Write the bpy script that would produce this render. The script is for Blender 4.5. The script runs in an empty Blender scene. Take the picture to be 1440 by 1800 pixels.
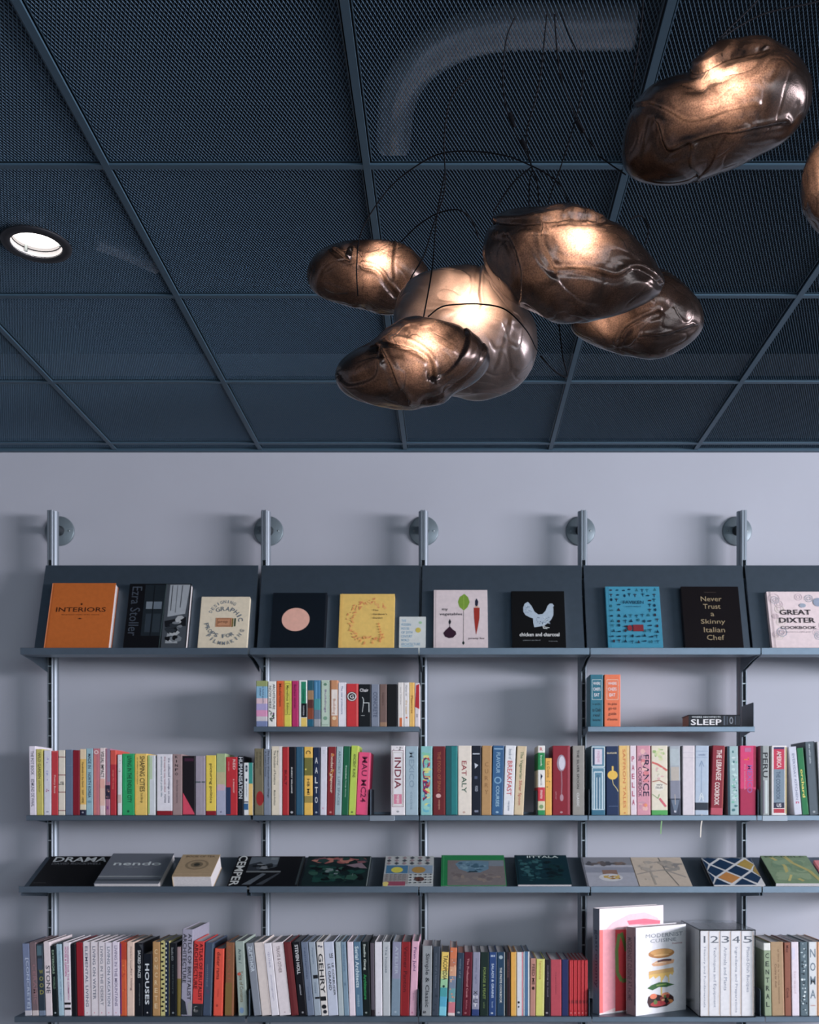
import bpy, math, random
from mathutils import Vector, Matrix, noise

# ------------------------------------------------------------------ basics
SC = bpy.context.scene
COL = SC.collection
F = 1796.0            # focal length in pixels of the 1440 x 1800 frame
VX, VY = 798.0, 1416.0
CZ = 1.55             # camera height
WALL_Y = 4.42
CEIL_Z = CZ + 1.534
pi = math.pi


def at(px, py, d):
    """world point seen at a pixel when it is d metres in front of the camera"""
    return Vector(((px - VX) * d / F, d, CZ - (py - VY) * d / F))


def xat(px, d):
    return (px - VX) * d / F


def zat(py, d):
    return CZ - (py - VY) * d / F


# ------------------------------------------------------------------ materials
def lin(c):
    c = c / 255.0
    return c / 12.92 if c <= 0.04045 else ((c + 0.055) / 1.055) ** 2.4


ILL = (0.84, 0.83, 0.96)
MATS = {}


def rgb(c):
    a = [max(0.004, lin(v) / i) for v, i in zip(c, ILL)]
    lum = 0.3 * a[0] + 0.5 * a[1] + 0.2 * a[2]
    a = [0.89 * v + 0.11 * lum for v in a]
    k = min(1.0, 0.84 / max(a))
    return tuple(v * k for v in a)


def principled(name, base, rough=0.5, metal=0.0, spec=0.4, **kw):
    m = bpy.data.materials.new(name)
    m.use_nodes = True
    b = m.node_tree.nodes['Principled BSDF']
    b.inputs['Base Color'].default_value = (*base[:3], 1)
    b.inputs['Roughness'].default_value = rough
    b.inputs['Metallic'].default_value = metal
    b.inputs['Specular IOR Level'].default_value = spec
    for k, v in kw.items():
        b.inputs[k].default_value = v
    return m


def noise_color(m, base, amount, scale, bump=0.0):
    """slight procedural colour variation and bump on a principled material"""
    nt = m.node_tree
    b = nt.nodes['Principled BSDF']
    tc = nt.nodes.new('ShaderNodeTexCoord')
    n = nt.nodes.new('ShaderNodeTexNoise')
    n.inputs['Scale'].default_value = scale
    n.inputs['Detail'].default_value = 4
    nt.links.new(tc.outputs['Object'], n.inputs['Vector'])
    r = nt.nodes.new('ShaderNodeValToRGB')
    r.color_ramp.elements[0].position = 0.3
    r.color_ramp.elements[1].position = 0.7
    r.color_ramp.elements[0].color = (*[v * (1 - amount) for v in base[:3]], 1)
    r.color_ramp.elements[1].color = (*[min(1, v * (1 + amount)) for v in base[:3]], 1)
    nt.links.new(n.outputs['Fac'], r.inputs['Fac'])
    nt.links.new(r.outputs['Color'], b.inputs['Base Color'])
    if bump:
        bp = nt.nodes.new('ShaderNodeBump')
        bp.inputs['Strength'].default_value = bump
        bp.inputs['Distance'].default_value = 0.002
        nt.links.new(n.outputs['Fac'], bp.inputs['Height'])
        nt.links.new(bp.outputs['Normal'], b.inputs['Normal'])
    return m


def ink(c):
    """printed paper or cloth of one colour (given as 0-255 colour)"""
    key = tuple(c)
    if key not in MATS:
        b = rgb(c)
        MATS[key] = noise_color(principled('print_%d_%d_%d' % key, b, 0.45, 0, 0.28), b, 0.05, 60)
    return MATS[key]


M_WALL = noise_color(principled('wall_paint', (0.46, 0.477, 0.51), 0.85, 0, 0.2), (0.46, 0.477, 0.51), 0.02, 3, 0.05)
M_SHELF = noise_color(principled('silver_lacquer', (0.165, 0.215, 0.255), 0.44, 0.88), (0.165, 0.215, 0.255), 0.04, 30)
M_ALU = principled('anodised_aluminium', (0.30, 0.345, 0.375), 0.52, 0.8)
M_SILVER = principled('silver_foil_print', (0.30, 0.33, 0.37), 0.30, 0.45)
M_DISC = principled('grey_lacquer', (0.17, 0.215, 0.23), 0.45, 0.3)
M_SLOT = principled('dark_slot', (0.025, 0.032, 0.036), 0.6)
M_PIN = principled('steel_pin', (0.35, 0.4, 0.4), 0.4, 0.8)
M_MESH = principled('slate_coated_mesh', (0.122, 0.200, 0.268), 0.38, 0.8, 0.5)
M_BAR = principled('slate_coated_bar', (0.05, 0.095, 0.13), 0.5, 0.1, 0.4)
M_SLAB = noise_color(principled('void_paint', (0.010, 0.016, 0.022), 0.9), (0.010, 0.016, 0.022), 0.2, 5)
M_DUCT = noise_color(principled('galvanised_duct', (0.84, 0.85, 0.90), 0.35, 0.5), (0.86, 0.87, 0.90), 0.05, 25)
M_BOOKEND = principled('grey_steel_bookend', (0.10, 0.135, 0.165), 0.45, 0.3)
M_BLACK = principled('black_rubber', (0.012, 0.013, 0.016), 0.6)
M_CORD = principled('black_braided_cord', (0.008, 0.008, 0.010), 0.8, 0, 0.1)
M_PAGES = noise_color(principled('page_edges', (0.68, 0.65, 0.62), 0.8), (0.68, 0.65, 0.62), 0.08, 200)
M_FLOOR = noise_color(principled('concrete_floor', (0.17, 0.17, 0.17), 0.6), (0.17, 0.17, 0.17), 0.12, 4)
M_WHITE = principled('white_reflector', (0.85, 0.83, 0.82), 0.35)
M_ACRYL = principled('clear_acrylic', (0.95, 0.98, 1.0), 0.03, 0, 0.5)
M_ACRYL.node_tree.nodes['Principled BSDF'].inputs['Transmission Weight'].default_value = 1.0
M_ACRYL.node_tree.nodes['Principled BSDF'].inputs['IOR'].default_value = 1.25


def emitter(name, color, strength):
    m = bpy.data.materials.new(name)
    m.use_nodes = True
    nt = m.node_tree
    nt.nodes.remove(nt.nodes['Principled BSDF'])
    e = nt.nodes.new('ShaderNodeEmission')
    e.inputs['Color'].default_value = (*color, 1)
    e.inputs['Strength'].default_value = strength
    nt.links.new(e.outputs[0], nt.nodes['Material Output'].inputs['Surface'])
    return m


# ------------------------------------------------------------------ objects
def tag(o, label=None, cat=None, group=None, kind=None):
    if label:
        o['label'] = label
    if cat:
        o['category'] = cat
    if group:
        o['group'] = group
    if kind:
        o['kind'] = kind
    return o


def empty(name, loc, rot=(0, 0, 0)):
    o = bpy.data.objects.new(name, None)
    o.empty_display_size = 0.02
    o.location = loc
    o.rotation_euler = rot
    COL.objects.link(o)
    return o


def link(name, me, parent=None, loc=None):
    o = bpy.data.objects.new(name, me)
    COL.objects.link(o)
    if parent:
        o.parent = parent
    if loc is not None:
        o.location = loc
    return o


class MB:
    """collects faces and makes one mesh of them"""

    def __init__(self):
        self.v, self.f, self.m, self.mats, self.sm = [], [], [], [], []

    def mi(self, m):
        if isinstance(m, tuple):
            m = ink(m)
        if m not in self.mats:
            self.mats.append(m)
        return self.mats.index(m)

    def poly(self, pts, m, smooth=False):
        n = len(self.v)
        self.v += [tuple(p) for p in pts]
        self.f.append(tuple(range(n, n + len(pts))))
        self.m.append(self.mi(m))
        self.sm.append(smooth)

    def faces(self, verts, faces, m, smooth=False):
        n = len(self.v)
        self.v += [tuple(p) for p in verts]
        k = self.mi(m)
        for f in faces:
            self.f.append(tuple(i + n for i in f))
            self.m.append(k)
            self.sm.append(smooth)

    def box(self, x0, x1, y0, y1, z0, z1, m, c=0.0):
        if c <= 0:
            vs = [(x, y, z) for z in (z0, z1) for y in (y0, y1) for x in (x0, x1)]
            self.faces(vs, [(0, 2, 3, 1), (4, 5, 7, 6), (0, 1, 5, 4), (2, 6, 7, 3), (0, 4, 6, 2), (1, 3, 7, 5)], m)
            return
        # chamfered box: octagonal profile rings
        vs = []
        for z, i in ((z0, c * 0.6), (z0 + c, 0), (z1 - c, 0), (z1, c * 0.6)):
            vs += [(x0 + c + i * 0.0, y0 + i, z), (x1 - c, y0 + i, z), (x1 - i, y0 + c, z), (x1 - i, y1 - c, z),
                   (x1 - c, y1 - i, z), (x0 + c, y1 - i, z), (x0 + i, y1 - c, z), (x0 + i, y0 + c, z)]
        fs = [tuple(range(7, -1, -1)), tuple(range(24, 32))]
        for r in range(3):
            for k in range(8):
                a, b = r * 8 + k, r * 8 + (k + 1) % 8
                fs.append((a, b, b + 8, a + 8))
        self.faces(vs, fs, m)

    def prism(self, prof, x0, x1, m):
        """closed profile in (y, z) extruded along x"""
        n = len(prof)
        vs = [(x0, y, z) for y, z in prof] + [(x1, y, z) for y, z in prof]
        fs = [(k, (k + 1) % n, (k + 1) % n + n, k + n) for k in range(n)]
        fs += [tuple(range(n - 1, -1, -1)), tuple(range(n, 2 * n))]
        self.faces(vs, fs, m)

    def prism_z(self, prof, z0, z1, m, smooth=False):
        n = len(prof)
        vs = [(x, y, z0) for x, y in prof] + [(x, y, z1) for x, y in prof]
        self.faces(vs, [(k, (k + 1) % n, (k + 1) % n + n, k + n) for k in range(n)], m, smooth)
        self.faces(vs, [tuple(range(n - 1, -1, -1)), tuple(range(n, 2 * n))], m)

    def lathe(self, prof, axis_o, m, seg=48, axis='z', smooth=True):
        """(radius, height) profile turned about an axis through axis_o"""
        o = Vector(axis_o)
        vs, fs = [], []
        n = len(prof)
        for k in range(seg):
            a = 2 * pi * k / seg
            for r, h in prof:
                if axis == 'z':
                    vs.append(o + Vector((r * math.cos(a), r * math.sin(a), h)))
                else:
                    vs.append(o + Vector((r * math.cos(a), h, r * math.sin(a))))
        for k in range(seg):
            q = (k + 1) % seg
            for j in range(n - 1):
                fs.append((k * n + j, q * n + j, q * n + j + 1, k * n + j + 1))
        self.faces(vs, fs, m, smooth)

    def tube(self, pts, r, m, seg=8):
        pts = [Vector(p) for p in pts]
        vs, fs = [], []
        up = Vector((0.13, 0.2, 0.97))
        for i, p in enumerate(pts):
            t = (pts[min(i + 1, len(pts) - 1)] - pts[max(i - 1, 0)]).normalized()
            a = t.cross(up)
            if a.length < 1e-3:
                a = t.cross(Vector((1, 0, 0)))
            a.normalize()
            b = t.cross(a).normalized()
            up = a.cross(t) if True else up
            for k in range(seg):
                w = 2 * pi * k / seg
                vs.append(p + r * (math.cos(w) * a + math.sin(w) * b))
        for i in range(len(pts) - 1):
            for k in range(seg):
                q = (k + 1) % seg
                fs.append((i * seg + k, i * seg + q, (i + 1) * seg + q, (i + 1) * seg + k))
        fs += [tuple(range(seg - 1, -1, -1)), tuple((len(pts) - 1) * seg + k for k in range(seg))]
        self.faces(vs, fs, m, True)

    def build(self, name, parent=None, loc=None):
        me = bpy.data.meshes.new(name)
        me.from_pydata(self.v, [], self.f)
        for m in self.mats:
            me.materials.append(m)
        me.polygons.foreach_set('material_index', self.m)
        me.polygons.foreach_set('use_smooth', self.sm)
        me.update()
        return link(name, me, parent, loc)


def catmull(pts, n=8):
    pts = [Vector(p) for p in pts]
    out = []
    P = [2 * pts[0] - pts[1]] + pts + [2 * pts[-1] - pts[-2]]
    for i in range(1, len(P) - 2):
        a, b, c, d = P[i - 1:i + 3]
        for k in range(n):
            t = k / n
            out.append(0.5 * ((2 * b) + (c - a) * t + (2 * a - 5 * b + 4 * c - d) * t * t + (3 * b - a - 3 * c + d) * t ** 3))
    out.append(pts[-1])
    return out


# ------------------------------------------------------------------ lettering and printed marks
TEXT = {}


def text_mesh(s, bold):
    key = (s, bold)
    if key not in TEXT:
        cu = bpy.data.curves.new('lettering', 'FONT')
        cu.body = s
        cu.size = 1.0
        cu.resolution_u = 2
        cu.offset = 0.013 * bold
        ob = bpy.data.objects.new('lettering', cu)
        me = bpy.data.meshes.new_from_object(ob)
        vs = [(v.co.x, v.co.y) for v in me.vertices]
        fs = [tuple(p.vertices) for p in me.polygons]
        bpy.data.objects.remove(ob)
        bpy.data.curves.remove(cu)
        bpy.data.meshes.remove(me)
        if vs:
            xs = [v[0] for v in vs]
            ys = [v[1] for v in vs]
            x0, x1, y0, y1 = min(xs), max(xs), min(ys), max(ys)
            sx, sy = max(x1 - x0, 1e-4), max(y1 - y0, 1e-4)
            vs = [((x - x0) / sx - 0.5, (y - y0) / sy - 0.5) for x, y in vs]
        TEXT[key] = (vs, fs)
    return TEXT[key]


# items: fractions of the face, (0,0) top left, (1,1) bottom right
def T(s, c, u, v, w, h, b=1, rot=0):
    return ('T', s, c, u, v, w, h, b, rot)


def V(s, c, v0=0.08, v1=0.85, w=0.45, u=0.5, b=1):
    """lettering that runs down a spine"""
    return ('T', s, c, u, (v0 + v1) / 2, w, v1 - v0, b, 90)


def R(u0, v0, u1, v1, c):
    return ('P', [(u0, v0), (u1, v0), (u1, v1), (u0, v1)], c)


def P(pts, c):
    return ('P', pts, c)


def E(u, v, ru, rv, c, n=24):
    return ('P', [(u + ru * math.cos(2 * pi * k / n), v + rv * math.sin(2 * pi * k / n)) for k in range(n)], c)


def L(pts, w, c):
    return ('L', pts, w, c)


def N(u0, v0, u1, v1, n, cols, s, seed):
    """irregular patches, as in a photographic print"""
    return ('N', u0, v0, u1, v1, n, cols, s, seed)


def B(v0, v1, c):
    """band right across a spine (wraps round the boards)"""
    return ('B', v0, v1, c)


def stack(s, c, v0, v1, w=0.45, u=0.5, b=1):
    n = len(s)
    st = (v1 - v0) / n
    return [T(ch, c, u, v0 + st * (k + 0.5), w * (0.3 if ch in 'I1' else 1), st * 0.62, b) for k, ch in enumerate(s) if ch != ' ']


def decor(mb, items, O, U, D, Nn, w, h):
    """O top left corner, U to the right, D downwards, Nn outwards; w, h size in metres"""
    k = 0

    def pt(u, v, off):
        return O + U * (u * w) + D * (v * h) + Nn * off
    for it in items:
        off = 0.0003 + 0.00005 * k
        k += 1
        if it[0] == 'T':
            _, s, c, u, v, tw, th, b, rot = it
            vs, fs = text_mesh(s, b)
            if not vs:
                continue
            if rot == 90:
                pts = [pt(u + y * tw, v + x * th, off) for x, y in vs]
            else:
                a = math.radians(rot)
                ca, sa = math.cos(a), math.sin(a)
                pts = []
                for x, y in vs:
                    X, Y = x * tw * w, y * th * h
                    pts.append(pt(u, v, off) + U * (X * ca - Y * sa) - D * (X * sa + Y * ca))
            mb.faces(pts, fs, c)
        elif it[0] == 'P':
            pts = [pt(u, v, off) for u, v in it[1]]
            mb.poly(pts, it[2])
        elif it[0] == 'L':
            q = [Vector((u * w, v * h)) for u, v in it[1]]
            hw = it[2] * w / 2
            for a, b in zip(q, q[1:]):
                d = (b - a)
                if d.length < 1e-6:
                    continue
                nn = Vector((-d.y, d.x)).normalized() * hw
                cs = [a + nn, a - nn, b - nn, b + nn]
                mb.poly([O + U * c.x + D * c.y + Nn * off for c in cs], it[3])
        elif it[0] == 'N':
            _, u0, v0, u1, v1, n, cols, s, seed = it
            rr = random.Random(seed)
            for j in range(n):
                su, sv = s * rr.uniform(0.5, 1.5), s * rr.uniform(0.4, 1.2) * w / h
                su = min(su, (u1 - u0) / 2.2)
                sv = min(sv, (v1 - v0) / 2.2)
                cu, cv = rr.uniform(u0 + su, u1 - su), rr.uniform(v0 + sv, v1 - sv)
                m = rr.randint(5, 8)
                mb.poly([pt(cu + su * rr.uniform(0.6, 1) * math.cos(2 * pi * i / m), cv + sv * rr.uniform(0.6, 1) * math.sin(2 * pi * i / m), off + 0.000004 * j) for i in range(m)], rr.choice(cols))


EX, EY, EZ = Vector((1, 0, 0)), Vector((0, 1, 0)), Vector((0, 0, 1))


def cover_and_pages(root, w, h, depth, col, items, t=0.0022, inset=0.003, pages=None, spine_items_side='front', extra=None):
    """a standing book: spine towards -y, boards left and right, pages between them"""
    t = min(t, w * 0.14)
    c = min(0.0025, w * 0.2)
    mb = MB()
    outer = [(-w / 2, depth), (-w / 2, c), (-w / 2 + c * 0.35, c * 0.35), (-w / 2 + c, 0), (w / 2 - c, 0), (w / 2 - c * 0.35, c * 0.35), (w / 2, c), (w / 2, depth)]
    inner = [(-w / 2 + t, depth), (-w / 2 + t, c + t), (-w / 2 + t, c + t), (-w / 2 + t + c * 0.5, t), (w / 2 - t - c * 0.5, t), (w / 2 - t, c + t), (w / 2 - t, c + t), (w / 2 - t, depth)]
    bands = [i for i in items if i[0] == 'B']
    rest = [i for i in items if i[0] != 'B']
    lv = sorted({0.0, 1.0, *[b[1] for b in bands], *[b[2] for b in bands]})
    n = len(outer)
    for a, b in zip(lv, lv[1:]):
        m = col
        for bd in bands:
            if bd[1] <= (a + b) / 2 <= bd[2]:
                m = bd[3]
        z1, z0 = h * (1 - a), h * (1 - b)
        for k in range(n - 1):
            (xa, ya), (xb, yb) = outer[k], outer[k + 1]
            mb.poly([(xa, ya, z0), (xb, yb, z0), (xb, yb, z1), (xa, ya, z1)], m, 1 <= k <= 2 or 4 <= k <= 5)
    for k in range(n - 1):
        (xa, ya), (xb, yb) = inner[k], inner[k + 1]
        mb.poly([(xb, yb, 0), (xa, ya, 0), (xa, ya, h), (xb, yb, h)], col)
        (xo, yo), (xp, yp) = outer[k], outer[k + 1]
        mb.poly([(xo, yo, h), (xp, yp, h), (xb, yb, h), (xa, ya, h)], col)
        mb.poly([(xo, yo, 0), (xa, ya, 0), (xb, yb, 0), (xp, yp, 0)], col)
    for s in (-1, 1):
        mb.poly([(s * w / 2, depth, 0), (s * w / 2, depth, h), (s * (w / 2 - t), depth, h), (s * (w / 2 - t), depth, 0)], col)
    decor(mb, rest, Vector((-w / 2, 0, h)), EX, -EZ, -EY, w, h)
    if extra:
        extra(mb)
    mb.build('cover', root)
    pb = MB()
    pb.box(-w / 2 + t, w / 2 - t, t + 0.002, depth - 0.004, inset, h - inset, pages or M_PAGES)
    pb.build('page_block', root)


def faced_book(root, w, h, t, col, items, spine_col=None, spine_items=(), pages=None, over=0.0025):
    """a book seen from its front: front board towards -y (from y=-t to 0), spine on its left"""
    bt = min(0.0022, t * 0.2)
    sc = spine_col or col
    mb = MB()
    x0, x1 = -w / 2, w / 2
    mb.box(x0, x1, -t, -t + bt, 0, h, col, bt * 0.3)
    mb.box(x0, x1, -bt, 0, 0, h, col, bt * 0.3)
    mb.box(x0, x0 + bt, -t + bt, -bt, 0, h, sc)
    decor(mb, items, Vector((x0, -t, h)), EX, -EZ, -EY, w, h)
    if spine_items:
        decor(mb, spine_items, Vector((x0, 0, h)), -EY, -EZ, -EX, t, h)
    mb.build('cover', root)
    pb = MB()
    pb.box(x0 + bt, x1 - over, -t + bt, -bt, over, h - over, pages or M_PAGES)
    pb.build('page_block', root)

# ------------------------------------------------------------------ the room
XL, XR, YB = -4.2, 8.0, -3.8
VOID = 0.42           # height of the void above the mesh ceiling


def struct(name, mb):
    return tag(mb.build(name), kind='structure')


ZT = CEIL_Z + VOID
m = MB(); m.box(XL - 0.15, XR + 0.15, WALL_Y, WALL_Y + 0.15, 0, ZT, M_WALL); struct('wall_back', m)
m = MB(); m.box(XL - 0.15, XL, YB, WALL_Y, 0, ZT, M_WALL); struct('wall_left', m)
WY0, WY1, WZ0, WZ1 = -2.6, 2.2, 1.6, 2.98      # window opening in the right wall
FX0, FX1, FZ0, FZ1 = 1.0, 5.6, 1.4, 2.98        # unseen front-wall opening, added to light the books from the front
m = MB()
m.box(XR, XR + 0.15, YB, WY0, 0, ZT, M_WALL)
m.box(XR, XR + 0.15, WY1, WALL_Y, 0, ZT, M_WALL)
m.box(XR, XR + 0.15, WY0, WY1, 0, WZ0, M_WALL)
m.box(XR, XR + 0.15, WY0, WY1, WZ1, ZT, M_WALL)
struct('wall_right', m)
m = MB(); m.box(XL - 0.15, XR + 0.15, YB - 0.15, WALL_Y + 0.15, -0.1, 0, M_FLOOR); struct('floor', m)
m = MB()
for k in range(5):
    y = WY0 + (WY1 - WY0) * k / 4
    m.box(XR + 0.04, XR + 0.10, y - 0.03, y + 0.03, WZ0, WZ1, M_BAR)
m.box(XR + 0.04, XR + 0.10, WY0, WY1, WZ0, WZ0 + 0.06, M_BAR)
m.box(XR + 0.04, XR + 0.10, WY0, WY1, WZ1 - 0.06, WZ1, M_BAR)
struct('window_1', m)
m = MB()
m.box(XL - 0.15, FX0, YB - 0.15, YB, 0, ZT, M_WALL)
m.box(FX1, XR + 0.15, YB - 0.15, YB, 0, ZT, M_WALL)
m.box(FX0, FX1, YB - 0.15, YB, 0, FZ0, M_WALL)
m.box(FX0, FX1, YB - 0.15, YB, FZ1, ZT, M_WALL)
struct('wall_front', m)
m = MB()
for k in range(4):
    x = FX0 + (FX1 - FX0) * k / 3
    m.box(x - 0.03, x + 0.03, YB - 0.10, YB - 0.04, FZ0, FZ1, M_BAR)
m.box(FX0, FX1, YB - 0.10, YB - 0.04, FZ0, FZ0 + 0.06, M_BAR)
m.box(FX0, FX1, YB - 0.10, YB - 0.04, FZ1 - 0.06, FZ1, M_BAR)
struct('fill_window', m)  # added window frame for the frontal fill light
m = MB(); m.box(XL - 0.15, XR + 0.15, YB - 0.15, WALL_Y + 0.15, ZT, ZT + 0.1, M_SLAB); struct('ceiling_slab', m)  # slab closing the void above the mesh ceiling

# ------------------------------------------------------------------ mesh ceiling
TILE = 0.625
GX0 = -0.209          # one grid line
GY0 = 4.327           # first grid line in front of the wall
SWM, LWM = 0.0083, 0.0196
NX0, NX1, NYR = -6, 13, 13
grid = MB()
BW = 0.0085
ztop, zbot = CEIL_Z + 0.03, CEIL_Z - 0.003
ylast = GY0 - TILE * NYR
for k in range(NX0, NX1 + 1):
    x = GX0 + TILE * k
    grid.box(x - BW, x + BW, ylast, WALL_Y - 0.002, zbot, zbot + 0.006, M_BAR)
    grid.box(x - 0.0012, x + 0.0012, ylast, WALL_Y - 0.002, zbot + 0.006, ztop, M_BAR)
for k in range(NYR + 1):
    y = GY0 - TILE * k
    for j in range(NX0, NX1):
        xa, xb = GX0 + TILE * j + BW, GX0 + TILE * (j + 1) - BW
        grid.box(xa, xb, y - BW, y + BW, zbot + 0.0005, zbot + 0.0062, M_BAR)
grid.box(XL, XR, WALL_Y - 0.022, WALL_Y - 0.001, zbot - 0.004, ztop, M_BAR)
ceiling = struct('ceiling', grid)


def mesh_panel(w, d, hole=None):
    """expanded metal sheet w x d, strands tilted the way the sheet is slit; hole = (x, y, r)"""
    mb = MB()
    al = math.radians(54)
    sv = Vector((math.cos(al), 0, math.sin(al))) * 0.0025
    slope = SWM / LWM
    for sgn in (1, -1):
        dirv = Vector((sgn * slope, 1, 0))
        nrm = dirv.cross(sv).normalized() * 0.0005
        n0 = -int((w / 2 + slope * d) / SWM) - 1
        for k in range(n0, -n0 + 1):
            xc = k * SWM          # x at y = 0
            # clip the strand to the sheet
            ts = [-d / 2, d / 2]
            lo, hi = -d / 2, d / 2
            a = (-w / 2 - xc) / (sgn * slope)
            b = (w / 2 - xc) / (sgn * slope)
            lo, hi = max(lo, min(a, b)), min(hi, max(a, b))
            if hi - lo < 0.002:
                continue
            segs = [(lo, hi)]
            if hole:
                hx, hy, hr = hole
                # distance along the strand inside the hole
                ex, ey = xc - hx, -hy
                A = slope * slope + 1
                Bq = 2 * (sgn * slope * ex + ey)
                Cq = ex * ex + ey * ey - hr * hr
                dd = Bq * Bq - 4 * A * Cq
                if dd > 0:
                    s1, s2 = (-Bq - math.sqrt(dd)) / (2 * A), (-Bq + math.sqrt(dd)) / (2 * A)
                    segs = [s for s in ((lo, min(hi, s1)), (max(lo, s2), hi)) if s[1] - s[0] > 0.001]
            for s0, s1 in segs:
                pa = Vector((xc, 0, 0)) + dirv * s0
                pb = Vector((xc, 0, 0)) + dirv * s1
                q = [pa - sv / 2 - nrm / 2, pa + sv / 2 - nrm / 2, pa + sv / 2 + nrm / 2, pa - sv / 2 + nrm / 2]
                r = [p + (pb - pa) for p in q]
                mb.faces(q + r, [(0, 1, 5, 4), (1, 2, 6, 5), (2, 3, 7, 6), (3, 0, 4, 7), (3, 2, 1, 0), (4, 5, 6, 7)], M_MESH)
    e = 0.0012
    for xs in (-1, 1):
        mb.box(xs * w / 2 - e, xs * w / 2 + e, -d / 2, d / 2, -0.001, 0.012, M_BAR)
    for ys in (-1, 1):
        mb.box(-w / 2, w / 2, ys * d / 2 - e, ys * d / 2 + e, -0.001, 0.012, M_BAR)
    return mb


PW = TILE - 2 * BW - 0.010
# the panel that holds the downlight
DL = at(64, 426, 2.79)
DL.z = CEIL_Z
dcol = math.floor((DL.x - GX0) / TILE)
drow = math.floor((GY0 - DL.y) / TILE)
first = None
strip = None
for j in range(NX0, NX1):
    for k in range(-1, NYR):
        xc = GX0 + TILE * (j + 0.5)
        if k == -1:
            yc = (GY0 + WALL_Y - 0.022) / 2
            if strip is None:
                strip = mesh_panel(PW, WALL_Y - 0.022 - GY0 - 0.014).build('mesh_panel', ceiling)
                o = strip
            else:
                o = link('mesh_panel', strip.data, ceiling)
        elif j == dcol and k == drow:
            yc = GY0 - TILE * (k + 0.5)
            o = mesh_panel(PW, PW, (DL.x - xc, DL.y - yc, 0.078)).build('mesh_panel', ceiling)
        else:
            yc = GY0 - TILE * (k + 0.5)
            if first is None:
                first = mesh_panel(PW, PW).build('mesh_panel', ceiling)
                o = first
            else:
                o = link('mesh_panel', first.data, ceiling)
        o.location = (xc, yc, CEIL_Z + 0.0045)

# ------------------------------------------------------------------ downlight
dl = empty('downlight', (DL.x, DL.y, CEIL_Z))
tag(dl, 'round recessed ceiling downlight, lit white inside a black ring', 'ceiling light')
m = MB(); m.lathe([(0.066, 0.0), (0.068, -0.007), (0.090, -0.005), (0.092, 0.0), (0.068, 0.002), (0.066, 0.0)], (0, 0, -0.001), M_BLACK, 64)
m.build('trim_ring', dl)
m = MB(); m.lathe([(0.0665, -0.003), (0.0645, 0.018), (0.062, 0.020), (0.062, 0.022), (0.0635, 0.024), (0.060, 0.045), (0.060, 0.05), (0.0665, 0.05), (0.0675, -0.003)], (0, 0, 0), M_WHITE, 64)
for a in (0.3, 2.4, 4.5):
    m.box(0.061 * math.cos(a) - 0.003, 0.061 * math.cos(a) + 0.003, 0.061 * math.sin(a) - 0.003, 0.061 * math.sin(a) + 0.003, 0.002, 0.02, M_PIN)
refl = m.build('reflector', dl)
M_LED = emitter('downlight_glow', (1.0, 0.93, 0.88), 4.0)
m = MB(); m.lathe([(0.0652, 0.0125), (0.0636, 0.0125), (0.0636, 0.0145), (0.0652, 0.0145)], (0, 0, 0), M_BLACK, 64)
rring = m.build('retaining_ring', dl)
m = MB(); m.lathe([(0.0, 0.036), (0.060, 0.036), (0.0605, 0.040), (0.0, 0.040)], (0, 0, 0), M_LED, 64)
m.build('lens', dl)
rring.parent = refl
m = MB(); m.lathe([(0.0, 0.11), (0.055, 0.11), (0.062, 0.10), (0.068, 0.052), (0.0, 0.052)], (0, 0, 0), M_BLACK, 48)
m.build('housing', dl)

# ------------------------------------------------------------------ ducts above the ceiling
dz = CEIL_Z + 0.095


def ceilpt(px, py, z):
    d = F * (z - CZ) / (VY - py)
    return Vector((xat(px, d), d, z))


def corrugated(pts, r, m, pitch, amp, seg=24):
    P = catmull(pts, 10)
    # resample
    acc = [0]
    for a, b in zip(P, P[1:]):
        acc.append(acc[-1] + (b - a).length)
    n = int(acc[-1] / (pitch / 2))
    mb = MB()
    vs, fs = [], []
    i = 0
    for k in range(n + 1):
        s = acc[-1] * k / n
        while i < len(acc) - 2 and acc[i + 1] < s:
            i += 1
        u = (s - acc[i]) / max(1e-6, acc[i + 1] - acc[i])
        p = P[i].lerp(P[i + 1], u)
        t = (P[i + 1] - P[i]).normalized()
        a = t.cross(EZ).normalized()
        b = a.cross(t)
        rr = r + (amp if k % 2 else -amp)
        for q in range(seg):
            w = 2 * pi * q / seg
            vs.append(p + rr * (math.cos(w) * a + math.sin(w) * b))
    for k in range(n):
        for q in range(seg):
            q2 = (q + 1) % seg
            fs.append((k * seg + q, k * seg + q2, (k + 1) * seg + q2, (k + 1) * seg + q))
    mb.faces(vs, fs, m, True)
    return mb


dp = [ceilpt(1116, 48, dz), ceilpt(1000, 48, dz), ceilpt(880, 50, dz), ceilpt(790, 75, dz), ceilpt(730, 118, dz), ceilpt(700, 175, dz), ceilpt(692, 250, dz)]
o = corrugated(dp, 0.040, M_DUCT, 0.016, 0.002).build('ventilation_duct')
tag(o, 'silvery bent air duct showing through the ceiling mesh above the lamps', 'duct')
dp = [ceilpt(170, 425, dz), ceilpt(225, 445, dz), ceilpt(275, 468, dz)]
o = corrugated(dp, 0.022, M_DUCT, 0.014, 0.001).build('ventilation_duct')
tag(o, 'short faint air duct above the ceiling mesh near the round downlight', 'duct')

# ------------------------------------------------------------------ pendant lamps of cast metallic glass


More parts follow.
